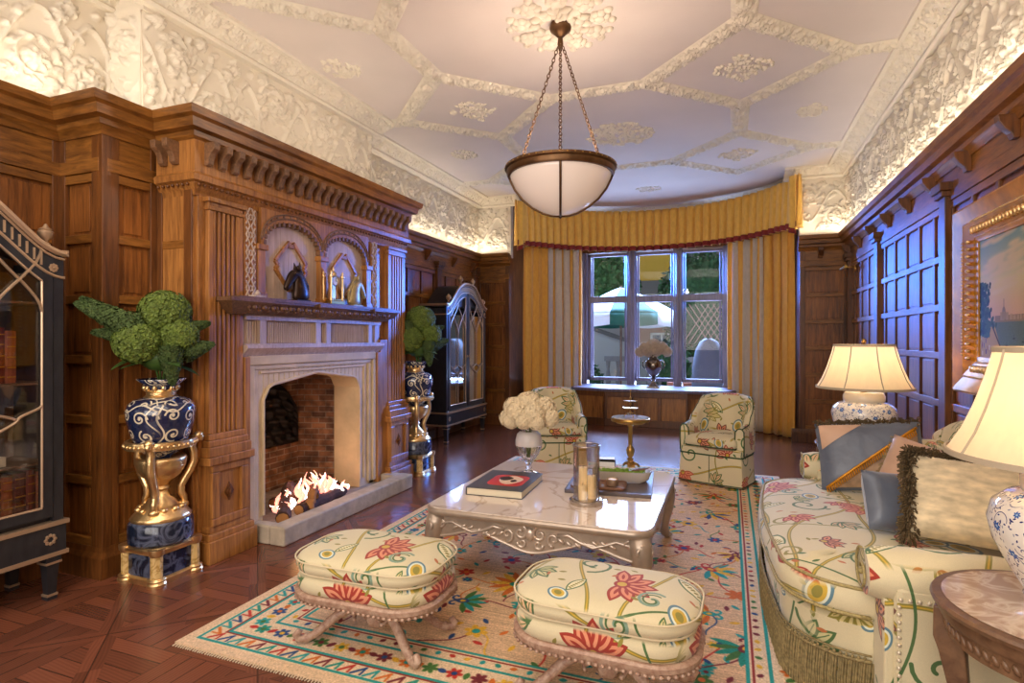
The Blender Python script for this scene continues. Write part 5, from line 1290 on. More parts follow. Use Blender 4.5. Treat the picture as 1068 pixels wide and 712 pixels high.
for sx in (-1, 1):
    for sy in (-1, 1):
        cx, cy = sx*(W/2-.075), sy*(D/2-.075); d = Vector((sx, sy, 0)).normalized()
        mb = MB(); mb.tube([(cx+d.x*o_, cy+d.y*o_, z) for o_, z in ((0, zt-.05), (.018, zt-.10), (.03, zt-.16), (.02, zt-.23), (.0, .14), (-.008, .08), (.01, .03), (.03, .012))], lambda q: (.040*(1-q)**.8+.022), 10); l = mb.build('leg', SILV, t, smooth='all')
        mb = MB(); b_ = Vector((-d.y, d.x, 0))
        for q in (-1, 1):
            c = Vector((cx, cy, 0))+d*.055+b_*q*.03; mb.tube([c+b_*q*p[0]+Vector((0, 0, zt-.10+p[1])) for p in spiral(0, 0, .032, PI/2, 1.3, 18)], lambda u: .009*(1-.4*u), 6)
            mb.tube([c+Vector((0, 0, zt-.14)), c-d*.01+Vector((0, 0, zt-.2)), c-d*.04-b_*q*.015+Vector((0, 0, .14))], .008, 6)
        mb.ell((cx+d.x*.035, cy+d.y*.035, .02), (.03, .03, .02), 10)
        mb.build('leg_carving', SILVD, l, smooth='all')
ZT_ = ZR+zt+.0026
# book on the table
BCOV = mat('charcoal_cover', '#4b4744', .45)
t = thing('hardcover_book', 'thick charcoal book with a red and cream portrait on its cover', 'book', (-1.33, 3.38, ZT_), .05)
mb = MB(); mb.bx(-.18, .18, -.24, .24, 0, .004); mb.bx(-.18, .18, -.24, .24, .044, .048); mb.bx(-.18, -.174, -.24, .24, .004, .044); mb.build('cover', BCOV, t, bevel=.0015)
mb = MB(); mb.bx(-.173, .174, -.233, .233, .0042, .0438); mb.build('pages', PAPER, t)
def flat(mb, poly, z0, z1): mb.prism(poly, 'z', z0, z1)
REDP = mat('red_print', '#c8372e', .5); CRP = mat('cream_print', '#e8cdb0', .5); DKP = mat('dark_print', '#3a2622', .5)
def blob(cx, cy, rx, ry, n=20, w_=.08, ph=0): return [(cx+rx*(1+w_*math.sin(3*a+ph))*math.cos(a), cy+ry*(1+w_*math.cos(4*a+ph))*math.sin(a)) for a in [2*PI*k/n for k in range(n)]]
mb = MB(); flat(mb, [(x*1.0+.02, y-.01) for x, y in rrect(.23, .27, .06, 5)], .048, .0488); pr_ = mb.build('cover_portrait', REDP, t); pr_['label'] = 'red printed portrait on the cover'
mb = MB(); flat(mb, blob(.03, .0, .075, .10), .0488, .0492); mb.build('face', CRP, pr_)
mb = MB(); flat(mb, blob(-.01, .03, .045, .05), .0492, .0495); flat(mb, blob(.055, -.02, .02, .03), .0492, .0495); mb.build('hair', DKP, pr_)
# crystal vase and white hydrangeas
t = thing('crystal_vase', 'cut crystal footed vase holding white flowers on the coffee table', 'vase', (-1.31, 3.76, ZT_))
mb = MB(); flu = lambda a, z: 1+.045*math.sin(a*18)*(.08 < z < .22)
mb.lathe([(.0, 0), (.075, 0), (.078, .008), (.05, .018), (.018, .035), (.022, .05), (.014, .065), (.03, .09), (.065, .14), (.088, .19), (.092, .24), (.08, .285), (.055, .305), (.055, .335), (.07, .36), (.066, .362), (.051, .335), (.051, .308), (.074, .283), (.085, .24), (.081, .19), (.058, .14), (.025, .095), (.0, .09)], 72, rf=flu, cap=False); mb.build('bowl', CRYST, t, smooth='all')
FROST = mat('frosted_glass', '#efe6e2', .5); FROST.node_tree.nodes['Principled BSDF'].inputs['Alpha'].default_value = .55
mb = MB(); mb.lathe([(.093, .205), (.094, .24), (.082, .285), (.060, .303)], 40, cap=False); mb.build('frosted_band', FROST, t, smooth='all')
t = thing('white_bouquet', 'rounded bunch of white hydrangeas in the crystal vase', 'flowers', (-1.31, 3.76, ZT_+.34))
for (x, y, z, R) in ((0, 0, .15, .09), (-.10, .0, .12, .08), (.10, .03, .12, .085), (-.05, -.08, .10, .075), (.06, -.07, .09, .075), (-.14, -.02, .05, .065), (.15, .0, .06, .065), (0, .09, .1, .08), (-.08, .06, .1, .07), (.0, -.1, .05, .06), (.09, -.09, .04, .055), (-.10, -.08, .04, .055)):
    mb = MB(); mb.ell((x, y, z), (R*.82, R*.82, R*.76), 12); florets(mb, (x, y, z), R, 110, R*.27, (1, 1, .92)); mb.build('hydrangea_head', CREAMF, t)
for a in (-.9, -1.9, .6, 2.6): mb = MB(); leaf(mb, (0, 0, .02), (math.cos(a), math.sin(a), .15), .13, .04); mb.build('leaf', LEAFD, t, smooth='all')
mb = MB()
for k in range(7): a = k*.9; mb.tube([(.01*math.cos(a), .01*math.sin(a), -.22), (.02*math.cos(a), .02*math.sin(a), 0), (.05*math.cos(a), .05*math.sin(a), .06)], .004, 5)
mb.build('stem', LEAF, t)
# tray group
TRAYM = mat('dark_tray', '#5a4d48', .45); WALN = wood('walnut_tray', '#5c3a26', '#8a5e3e', .4, (8, 8, 8))
t = thing('serving_tray', 'large flat taupe tray on the coffee table', 'tray', (-.72, 3.72, ZT_), .1)
mb = MB(); mb.bx(-.26, .26, -.31, .31, 0, .018); mb.build('board', TRAYM, t, bevel=.004)
mb = MB(); mb.sweep([(-.26, -.31), (.26, -.31), (.26, .31), (-.26, .31)], [(-.006, .018), (-.006, .024), (0, .024), (0, .018)], closed=True); mb.build('lip', TRAYM, t)
zt2 = ZT_+.018
t = thing('wooden_tray', 'small walnut tray lying on the taupe tray', 'tray', (-.77, 3.56, zt2), .1)
mb = MB(); loft(mb, rrect(.34, .20, .03, 5), [(.006, 0), (0, .006), (0, .016), (.004, .018), (.012, .012)]); mb.build('board', WALN, t, bevel=.002)
t = thing('glass_dish', 'oblong clear dish filled with green moss on the tray', 'dish', (-.66, 3.74, zt2), .15)
mb = MB(); P = rrect(.38, .15, .06, 8); loft(mb, P, [(.04, .001), (.015, .02), (.0, .06), (.0, .072), (.006, .072), (.02, .03), (.045, .008)]); mb.build('bowl', mat('pale_glass', '#e6d8c6', .08, trans=.6), t, smooth=50)
mb = MB()
for k in range(70): a = random.random()*6.28; q = math.sqrt(random.random()); mb.ell((.15*q*math.cos(a), .045*q*math.sin(a), .055+.012*random.random()), (.014, .014, .012), 6)
o = mb.build('moss', mat('moss', '#6e8a2a', .9, noise=.3, nscale=60), t, smooth='all'); o['kind'] = 'stuff'
for k in range(3): mb = MB(); mb.tube([(.05+.03*k, -.02, .07), (.12+.03*k, .02, .082+.004*k)], .004, 6); mb.build('twig', WALN, t)
t = thing('votive_candle', 'small ribbed tea light holder on the walnut tray', 'candle', (-.68, 3.53, zt2+.018))
mb = MB(); mb.lathe([(.03, 0), (.034, .01), (.036, .04), (.033, .042), (.030, .03), (.0, .028)], 32, rf=lambda a, z: 1+.03*math.sin(a*14), cap=False); mb.build('holder', CHAMP, t, smooth=50)
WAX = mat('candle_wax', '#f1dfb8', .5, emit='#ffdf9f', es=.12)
mb = MB(); mb.lathe([(.028, .029), (.029, .037), (.0, .038)], 20); mb.build('wax', WAX, t, smooth=50)
mb = MB(); mb.bx(-.06, .06, -.045, .045, 0, .10); t = thing('white_box', 'small white framed box standing at the back of the tray', 'box', (-.80, 3.93, zt2), .2); mb.build('body', WHITEW, t, bevel=.003)
mb = MB(); mb.bx(-.062, .062, -.048, -.044, .085, .102); mb.bx(.058, .063, -.048, -.044, 0, .1); mb.build('dark_edge', IRON, t)
# hurricane lantern with candles
LC = (-.77, 3.22)
t = thing('hurricane_lantern', 'tall glass cylinder lantern on a round silver base at the front of the table', 'lantern', (LC[0], LC[1], ZT_))
mb = MB(); mb.lathe([(.095, 0), (.098, .006), (.098, .022), (.09, .028), (.082, .03), (.0, .03)], 48, cap=False); mb.lathe([(.0, 0), (.095, 0)], 24, cap=False); mb.build('base', mat('nickel', '#b7aca0', .2, .9), t, smooth=40)
mb = MB(); mb.lathe([(.076, .0305), (.076, .325), (.080, .328), (.080, .334), (.073, .334), (.0725, .0305)], 56, cap=False); mb.build('glass_cylinder', glass_mat('smoky_glass', (.93, .88, .82), .06), t, smooth=40)
mb = MB(); mb.tube([(.078*math.cos(a), .078*math.sin(a), .334) for a in [k*2*PI/48 for k in range(48)]], .004, 6, closed=True); mb.build('rim', MATS['nickel'], t, smooth='all')
for dx, dy, h_, lab in ((-.025, .02, .17, 'tallest pillar candle inside the glass lantern'), (.032, -.0, .13, 'middle height pillar candle inside the glass lantern'), (-.012, -.038, .085, 'shortest pillar candle inside the glass lantern')):
    t = thing('pillar_candle', lab, 'candle', (LC[0]+dx, LC[1]+dy, ZT_+.031), group='candles in the lantern'); mb = MB(); mb.lathe([(.024, 0), (.025, h_-.004), (.023, h_), (.016, h_-.003), (.0, h_-.004)], 24); mb.build('wax', WAX, t, smooth=50)
    mb = MB(); mb.tube([(0, 0, h_-.005), (.001, 0, h_+.01)], .0015, 5); mb.build('wick', IRON, t)

# ------------------------------------------------------------ armchairs
def armchair(label):
    t = thing('armchair', label, 'armchair')
    def U(s, off=0):   # plan of the tub: s 0..1 from front left round the back to front right
        a, b = .27-off, .24
        if s < .25: q = s/.25; return (-a, -.26+.26*q*1.0)
        if s > .75: q = (1-s)/.25; return (a, -.26+.26*q)
        th = PI-(s-.25)/.5*PI; return (a*math.cos(th), (.29-off)*math.sin(th)**.8 if math.sin(th) > 0 else 0)
    def H(s):
        u = abs(2*s-1)
        return .835-.03*(u/.35)**2 if u < .36 else (.80-.225*min(1, max(0, (u-.36)/.24))**.7 if u < .6 else .575-.02*(u-.6)/.4)
    N = 60; R = []
    for i in range(N+1):
        s = i/N; h_ = H(s); o_, i_ = U(s, -.035), U(s, .045); m_ = U(s, 0)
        R.append([(o_[0], o_[1], .30), (o_[0]*1.01, o_[1]*1.01, (h_+.3)/2), (o_[0], o_[1], h_-.03), ((o_[0]+m_[0])/2, (o_[1]+m_[1])/2, h_-.005), (m_[0], m_[1], h_), ((i_[0]+m_[0])/2, (i_[1]+m_[1])/2, h_-.006), (i_[0], i_[1], h_-.035), (i_[0]*.98, i_[1]*.98, (h_+.3)/2), (i_[0], i_[1], .30)])
    mb = MB(); mb.rings(R, True, True); sh = mb.build('tub_back', CREWEL, t, smooth=50)
    for s_ in (0, 1):
        mb = MB(); r = R[0] if s_ == 0 else R[-1]; mb.tube([(p[0], p[1]-.004, p[2]) for p in r], .006, 6); mb.build('piping', DEEPG, sh, smooth='all')
    mb = MB(); mb.tube([r[3] for r in R], .005, 6); mb.build('piping', DEEPG, sh, smooth='all')
    oc = [(x, y) for x, y in rrect(.61, .60, .10, 6)]
    def sk(z, fl): return [(x*fl, (y*fl if y < 0 else y*fl)+.02, z) for x, y in oc]
    oc = [(-.30, -.27), (-.29, -.295), (-.15, -.305), (0, -.31), (.15, -.305), (.29, -.295), (.30, -.27), (.305, 0), (.26, .18), (.16, .28), (0, .32), (-.16, .28), (-.26, .18), (-.305, 0)]
    mb = MB(); mb.rings([[(x*k, y*k, z) for x, y in oc] for z, k in ((.012, 1.05), (.10, 1.03), (.20, 1.015), (.285, 1.0))], True, True); mb.build('skirt', CREWEL, t, smooth=30)
    mb = MB(); mb.tube([(x*1.005, y*1.005, .285) for x, y in oc], .007, 6, closed=True); mb.tube([(x*1.05, y*1.05, .02) for x, y in oc], .005, 6, closed=True); mb.tube([(.0, -.317, .28), (.0, -.324, .03)], .003, 5); mb.build('skirt_piping', DEEPG, t, smooth='all')
    mb = MB(); mb.rings([[(x*k*.99, y*k*.99, z) for x, y in oc] for z, k in ((.28, .99), (.345, .99), (.35, .96))], True, True); mb.build('front_rail', CREWEL, t, smooth=30)
    sc_ = [(-.235, -.29), (-.215, -.315), (0, -.335), (.215, -.315), (.235, -.29), (.22, .0), (.15, .2), (0, .25), (-.15, .2), (-.22, 0)]
    mb = MB(); loft(mb, sc_, [(.02, .352), (-.005, .37), (-.015, .40), (-.005, .435), (.03, .455), (.09, .468), (.15, .472)]); cu = mb.build('seat_cushion', CREWEL, t, smooth='all')
    mb = MB(); mb.tube([(x*1.02, y*1.02, .366) for x, y in sc_], .006, 6, closed=True); mb.build('piping', DEEPG, cu, smooth='all')
    return t
ac = armchair('floral tub armchair in full view beyond the coffee table'); ac.location = (-.08, 6.02, ZR); ac.rotation_euler = (0, 0, -.32)
copy_tree(ac, 'floral tub armchair partly hidden behind the white bouquet', (-1.82, 6.12, ZR), .42)
# small round table with tiered stand
GQ = (-.99, 6.15)
t = thing('pedestal_table', 'small round gilt pedestal table with white marble top between the armchairs', 'side table', (GQ[0], GQ[1], ZR))
mb = MB(); mb.lathe([(.17, .505), (.205, .512), (.21, .53), (.205, .545), (.195, .548), (.0, .548)], 40); mb.lathe([(.15, .49), (.16, .506)], 30); mb.build('top_rim', BRASS, t, smooth=40)
mb = MB(); mb.lathe([(.0, .548), (.193, .548), (.195, .555), (.0, .556)], 40, cap=False); mb.build('marble_top', WHM, t, smooth=40)
mb = MB(); mb.lathe([(.045, .06), (.03, .08), (.035, .10), (.02, .12), (.035, .15), (.045, .20), (.03, .235), (.018, .25), (.022, .27), (.024, .45), (.035, .47), (.06, .49)], 20, rf=lambda a, z: 1+.05*math.sin(a*8)*(z > .27)); mb.build('column', BRASS, t, smooth=50)
mb = MB(); mb.lathe([(.06, 0), (.065, .012), (.05, .035), (.055, .05), (.04, .065)], 3); mb.build('base', BRASS, t, bevel=.006)
for k in range(3): a = k*2*PI/3+.5; mb = MB(); mb.tube([(.03*math.cos(a), .03*math.sin(a), .06), (.07*math.cos(a), .07*math.sin(a), .05), (.10*math.cos(a), .10*math.sin(a), .018)], lambda q: .018*(1-.4*q), 8); mb.build('foot', BRASS, t, smooth='all')
t = thing('tiered_stand', 'two tier brass stand on the small round table', 'tiered stand', (GQ[0], GQ[1], ZR+.556))
mb = MB(); mb.tube([(0, 0, .02), (0, 0, .28)], .004, 8); mb.ell((0, 0, .285), (.008, .008, .012), 8)
for z in (.05, .14, .20): mb.ell((0, 0, z), (.014, .014, .018), 10)
mb.build('stem', BRASS, t, smooth='all')
for z, r in ((.09, .085), (.165, .075)): mb = MB(); mb.lathe([(0, z), (r*.9, z), (r, z+.008), (r, z+.011), (r*.9, z+.004), (0, z+.003)], 32, cap=False); mb.build('dish', BRASS, t, smooth=40)
for k in range(4): a = k*PI/2+.6; mb = MB(); mb.tube([(0, 0, .05), (.05*math.cos(a), .05*math.sin(a), .035), (.08*math.cos(a), .08*math.sin(a), .004)], .004, 6); mb.build('foot', BRASS, t, smooth='all')
# vase on the window seat
t = thing('silver_urn', 'silvered footed urn of pale flowers standing on the window sill', 'urn', (-1.17, 9.62, .60))
SIL = mat('antique_silver', '#8d7f70', .22, .95)
mb = MB(); mb.box((0, 0, .015), (.20, .20, .03)); mb.build('plinth', SIL, t, bevel=.004)
mb = MB(); mb.lathe([(.09, .03), (.08, .05), (.04, .08), (.028, .12), (.045, .15), (.03, .17), (.06, .21), (.12, .29), (.14, .38), (.125, .45), (.07, .49), (.06, .53), (.085, .56), (.07, .56)], 40); mb.build('body', SIL, t, smooth=60)
for s_ in (-1, 1): mb = MB(); mb.tube([(s_*.12, 0, .45), (s_*.17, 0, .44), (s_*.18, 0, .37), (s_*.14, 0, .31)], .010, 8); mb.build('handle', SIL, t, smooth='all')
t = thing('pale_bouquet', 'pale dried flower bunch in the silver urn on the sill', 'flowers', (-1.17, 9.62, 1.14))
PALEF = mat('dusty_petal', '#cdb79c', .85, noise=.15, nscale=20)
for (x, y, z, R) in ((0, 0, .16, .11), (-.13, 0, .12, .10), (.13, 0, .12, .10), (-.22, 0, .05, .08), (.22, 0, .06, .08), (.06, -.1, .08, .09), (-.07, -.1, .07, .09)):
    mb = MB(); mb.ell((x, y, z), (R*.9, R*.9, R*.8), 10); florets(mb, (x, y, z), R, 90, R*.28); mb.build('flower_head', PALEF, t)

# ------------------------------------------------------------ sofa
t = thing('sofa', 'cream floral crewel sofa with rolled arms and brown bullion fringe', 'sofa', (.85, 3.33, ZR)); SOFA = t
Y0, Y1 = 2.28, 4.38
def sofaoutline(ins=0, n=8):
    x0 = .20+ins; pts = []
    ya, yb, r = 2.44+ins, 4.24-ins, .30
    for k in range(n+1): a = PI/2*k/n; pts.append((x0+r-r*math.cos(a)*1.0, yb-r+r*math.sin(a)))
    out = [(1.36, yb)]+pts[::-1]
    ctr = [(x0-.035*math.sin(PI*q), yb-r-(yb-ya-2*r)*q) for q in [j/10 for j in range(1, 10)]]
    out += ctr
    for k in range(n+1): a = PI/2*(1-k/n); pts2 = (x0+r-r*math.cos(PI/2*k/n), ya+r-r*math.sin(PI/2*k/n)); out.append(pts2)
    out.append((1.36, ya)); return out
OL_ = sofaoutline()
def sx(p, ins): return [(x+ins if x < .7 else x, y+(ins if y < 2.8 else (-ins if y > 3.9 else 0))*(1 if x > .25 else .4)) for x, y in p]
def srings(prof): return [[(x, y, z) for x, y in sx(OL_, i_)] for i_, z in prof]
mb = MB(); mb.rings(srings([(.03, .08), (.015, .20), (.005, .33), (.02, .345)])); part(mb, 'base', CREWEL, t, smooth=50)
CW = img_mat('crewel_seat', IM_CREWEL, T_CREWEL, .85, bump=.25, sheen=.2, off=(.3, .22, .1), rot=.35)
mb = MB(); mb.rings(srings([(.03, .345), (.0, .36), (-.012, .39), (-.012, .43), (.0, .46), (.03, .482), (.09, .497), (.18, .507)])); cu = part(mb, 'seat_cushion', CW, t, smooth='all')
def worldchild(mb, name, m, p, **k):
    q = p.parent; mb.v = [v-np.array([q.location.x, q.location.y, q.location.z]) for v in mb.v]; return mb.build(name, m, p, **k)
ROPE = mat('twisted_cord', '#a4935f', .7, noise=.35, nscale=120)
fr_ = [p for p in OL_ if p[0] < .62]
mb = MB(); 
for i_, z in ((-.012, .372), (.004, .468)): mb.tube([(x, y, z) for x, y in sx(fr_, i_)], .007, 6)
worldchild(mb, 'cord', ROPE, cu, smooth='all')
FRG = mat('bullion_fringe', '#8b7a52', .8, noise=.4, nscale=70)
def along(P, st):
    out = []; acc = 0
    for (a, b), (c, d) in zip(P[:-1], P[1:]):
        L = math.hypot(c-a, d-b); q = acc
        while q < L: out.append((a+(c-a)*q/L, b+(d-b)*q/L)); q += st
        acc = q-L
    return out
mb = MB(); full = [(x, y) for x, y in sx(fr_, .0)]
side = [(.55, 2.27), (1.34, 2.27)]
for P in (full, side):
    for (x, y) in along(P, .0085):
        j = random.uniform(-.003, .003); mb.tube([(x+j, y+j, .20), (x-.006+j, y+j, .12), (x-.004-j, y-j, .015)], .0044, 4)
o = part(mb, 'fringe', FRG, t); o['kind'] = 'stuff'
mb = MB()
for P in (full, side):
    Q_ = along(P, .02); mb.tube([(x-.004, y-.002, .205) for x, y in Q_], .007, 6); mb.tube([(x-.004, y-.002, .228) for x, y in Q_], .004, 5)
    for k in range(len(Q_)-1): mb.ell((Q_[k][0]-.006, Q_[k][1]-.003, .215), (.006, .006, .009), 6)
part(mb, 'fringe_braid', FRG, t, smooth='all')
def arm(ya, yb, sgn):
    yc = (ya+yb)/2
    mb = MB(); mb.bx(.53, 1.36, ya+.03*(sgn > 0)*0, yb, .06, .56); a = part(mb, 'arm', CREWEL, t, bevel=.02)
    mb = MB(); rr = .098; yo = yc+sgn*.015
    R = []
    for i in range(15):
        x = .46+.90*i/14; q = 1-.045*math.cos(i*PI/3.5*2)**8*(i > 0); e = .80 if i == 0 else (.95 if i == 1 else 1)
        R.append([(x, yo+rr*1.28*e*math.cos(th), .555+rr*e*q*math.sin(th)) for th in [2*PI*k/24 for k in range(24)]])
    mb.rings(R, True, True); worldchild(mb, 'arm_roll', CREWEL, a, smooth=60)
    mb = MB(); mb.tube([(.452, yo+p[0]*1.2, .555+p[1]) for p in spiral(0, 0, .085, PI/2, 1.4*sgn, 24, .1)], .005, 6); mb.ell((.452, yo, .555), (.012, .016, .014), 8)
    worldchild(mb, 'arm_scroll_cord', ROPE, a, smooth='all')
    mb = MB(); mb.bx(.50, .535, ya+.02, yb-.02, .08, .50); worldchild(mb, 'arm_front', CREWEL, a, bevel=.01)
    if sgn < 0:
        mb = MB()
        for k in range(30): mb.ell((.545+.027*k, ya-.003, .515), (.008, .006, .008), 6)
        for k in range(11): mb.ell((.54, ya-.003, .23+.026*k), (.008, .006, .008), 6)
        worldchild(mb, 'nailhead', mat('pearl_nail', '#d8cbb0', .35, .3), a, smooth='all')
arm(Y0, 2.56, -1); arm(4.12, Y1, 1)
def bk(u, v):
    y = Y0+.02+(Y1-Y0-.04)*u; hgt = .92-.10*max(0, abs(2*u-1)-.75)/.25
    if v < .55: q = v/.55; x = 1.10+.12*q; z = .50+(hgt-.07-.50)*q; n = (-1, 0)
    elif v < .85: q = (v-.55)/.30; th = PI*(1-q); x = 1.30+.085*math.cos(th); z = hgt-.07+.07*math.sin(th)
    else: q = (v-.85)/.15; x = 1.385; z = hgt-.07-(hgt-.17)*q
    a, b = u*9, v*6; tu = (abs(math.sin(PI*(a+b)/1.0*.5))*abs(math.sin(PI*(a-b)*.5)))**.35
    if v < .8: x -= .035*tu-.02; z += .008*tu
    return (x, y, z)
mb = MB(); mb.grid(120, 50, bk); bo = part(mb, 'back', CREWEL, t, smooth='all')
mb = MB(); mb.bx(1.16, 1.38, Y0+.02, Y1-.02, .06, .76); part(mb, 'back_frame', CREWEL, t)
mb = MB()
for i in range(0, 19):
    for j in range(0, 5):
        a2, b2 = i, j*2
        u, v = i/18+.0, (j*2+(i % 2))/12
        if 0 < u < 1 and v < .7: p = bk(u, v); mb.ell((p[0]-.002, p[1], p[2]), (.008, .009, .009), 6)
worldchild(mb, 'button', CREWEL, bo, smooth='all')

# cushions
BLUES = mat('slate_satin', '#5d6472', .32, noise=.2, nscale=5, sheen=.4, bump=1.0, bscale=7); DAM = mat('tan_damask', '#a8896a', .6, noise=.35, nscale=18); CHEN = mat('cream_velvet', '#d4c3a0', .7, noise=.3, nscale=14, sheen=.4, stretch=(1, 1, 2.4)); BRF = mat('brown_fringe', '#5e4d33', .85, noise=.45, nscale=80); PEACH = mat('peach_silk', '#c9a387', .45, noise=.15, nscale=6, sheen=.3)
def cushion(label, loc_, w_, h_, th, rz, tilt, roll, m):
    t = thing('throw_pillow', label, 'cushion', loc_, group='throw pillows on the sofa'); t.rotation_euler = (Matrix.Rotation(rz, 3, 'Z')@Matrix.Rotation(-tilt, 3, 'X')@Matrix.Rotation(roll, 3, 'Y')).to_euler()
    pillow(w_, h_, th).build('cover', m, t, smooth='all'); return t
def psurf(w_, h_, th, a, b, e=.004):
    prof = max(0, (1-a**4)*(1-b**4))**.5; return (a*w_/2*(1-.03*abs(a)*(1-b*b)), -(th/2*prof+e), b*h_/2*(1-.03*abs(b)*(1-a*a)))
def shag(mb, P, L, n, r=.004):
    for k in range(n):
        q = k/n*(len(P)-1); i = int(q); a = Vector(P[i]).lerp(Vector(P[min(i+1, len(P)-1)]), q-i); d = Vector((random.uniform(-1, 1), random.uniform(-1, .4), random.uniform(-1, 1))).normalized()
        mb.tube([a, a+d*L*.6, a+d*L+Vector((0, 0, -.2*L))], r, 3)
c = cushion('slate blue satin pillow with diagonal gold tasselled braid', (.77, 3.86, .715), .54, .40, .15, -.12, .32, -.10, BLUES)
mb = MB(); W_, H_, T_ = .54, .40, .15; n = 14
mb.grid(n, n, lambda u, v: psurf(W_, H_, T_, -.9+1.8*u, -.93+1.70*u*v*.98)); mb.build('damask_panel', DAM, c, smooth='all')
mb = MB(); mb.grid(n, n, lambda u, v: psurf(W_, H_, T_, -.93+.85*u, .93-.75*(1-u)*v)); mb.build('cream_panel', PEACH, c, smooth='all')
mb = MB(); D_ = [psurf(W_, H_, T_, -.9+1.8*q, -.93+1.70*q, .012) for q in [k/20 for k in range(21)]]; mb.tube(D_, .008, 6)
for k in range(44): q = k/44*20; i = int(q); a = Vector(D_[i]).lerp(Vector(D_[i+1]), q-i); mb.tube([a, a+Vector((.006, -.006, -.035))], .004, 4)
mb.build('tassel_braid', GOLD2, c, smooth='all')
mb = MB(); shag(mb, [(-.26+.52*k/10, 0, .20) for k in range(11)], .035, 260); mb.build('fringe', BRF, c)['kind'] = 'stuff'
c = cushion('shiny peach silk pillow between the blue pillow and the fringed one', (.92, 3.50, .69), .36, .34, .16, -.5, .35, .25, PEACH)
mb = MB(); shag(mb, [(-.17, 0, -.15+.3*k/6) for k in range(7)], .025, 90, .003); mb.build('fringe', FRG, c)['kind'] = 'stuff'
c = cushion('plain slate blue satin pillow tucked beside the brown fringed pillow', (.74, 3.13, .64), .34, .27, .13, .5, .35, .12, BLUES)
mb = MB(); mb.grid(10, 10, lambda u, v: psurf(.34, .27, .13, -.2+1.1*u, -.2+1.1*v*(1-u*.3))); mb.build('tan_panel', DAM, c, smooth='all')
c = cushion('large cream velvet pillow with thick brown fringe, nearest on the sofa', (.98, 2.93, .71), .50, .36, .17, -.06, .38, .08, CHEN)
P = [psurf(.50, .36, .0, -1+2*q, .97, 0) for q in [k/12 for k in range(13)]]; P2 = [psurf(.50, .36, .0, -.98, -1+2*q, 0) for q in [k/12 for k in range(13)]]; P3 = [psurf(.50, .36, .0, .98, -1+2*q, 0) for q in [k/12 for k in range(13)]]
mb = MB(); shag(mb, P, .05, 1100, .0035); shag(mb, P2, .05, 800, .0035); shag(mb, P3, .04, 500, .0035); mb.build('fringe', BRF, c)['kind'] = 'stuff'

# ------------------------------------------------------------ side tables and lamps
TBW = wood('table_wood', '#573b28', '#866548', .4, (6, 6, 6))
def sidetable(label):
    t = thing('side_table', label, 'side table')
    mb = MB(); mb.lathe([(.26, .585), (.285, .59), (.29, .60), (.29, .622), (.305, .628), (.31, .64), (.305, .648), (.285, .650), (.0, .650)], 56); mb.build('top_rim', TBW, t, smooth=40)
    mb = MB(); mb.lathe([(.0, .650), (.28, .650), (.282, .652), (.0, .6525)], 48, cap=False); mb.build('marble_top', TANM, t)
    mb = MB(); mb.lathe([(.255, .53), (.27, .535), (.272, .59), (.255, .59)], 56); a = mb.build('apron', TBW, t, smooth=40)
    mb = MB()
    for k in range(72): q = k*PI/36; mb.ell((0, 0, 0), (.007, .009, .016), 6, Matrix.Rotation(q, 4, 'Z')@Matrix.Translation((.272, 0, .562))@Matrix.Rotation(.5, 4, 'X'))
    mb.build('apron_carving', TBW, a, smooth='all')
    for k in range(4):
        q = k*PI/2+2.75; mb = MB(); M = Matrix.Rotation(q, 4, 'Z')@Matrix.Translation((.245, 0, 0))
        mb.rings([[(x*s_+dx, y*s_, z) for x, y in ((-.026, -.026), (.026, -.026), (.026, .026), (-.026, .026))] for z, s_, dx in ((0, .55, .02), (.05, .6, .012), (.30, .8, -.012), (.46, 1.25, .01), (.50, 1.35, .02), (.59, 1.3, .02))], True, True, M); mb.build('leg', TBW, t, bevel=.004)
    mb = MB(); mb.lathe([(.0, .17), (.16, .17), (.17, .18), (.16, .19), (0, .19)], 40, cap=False); mb.build('shelf', TBW, t, smooth=40); return t
LAMPM = cloth_mat('lamp_shade_silk', '#f3e0bc', .5, noise=.02); b_ = LAMPM.node_tree.nodes['Principled BSDF']; b_.inputs['Emission Color'].default_value = (*lin('#ffd8a0'), 1); b_.inputs['Emission Strength'].default_value = .07
SEAM = mat('shade_trim', '#b5a58c', .8)
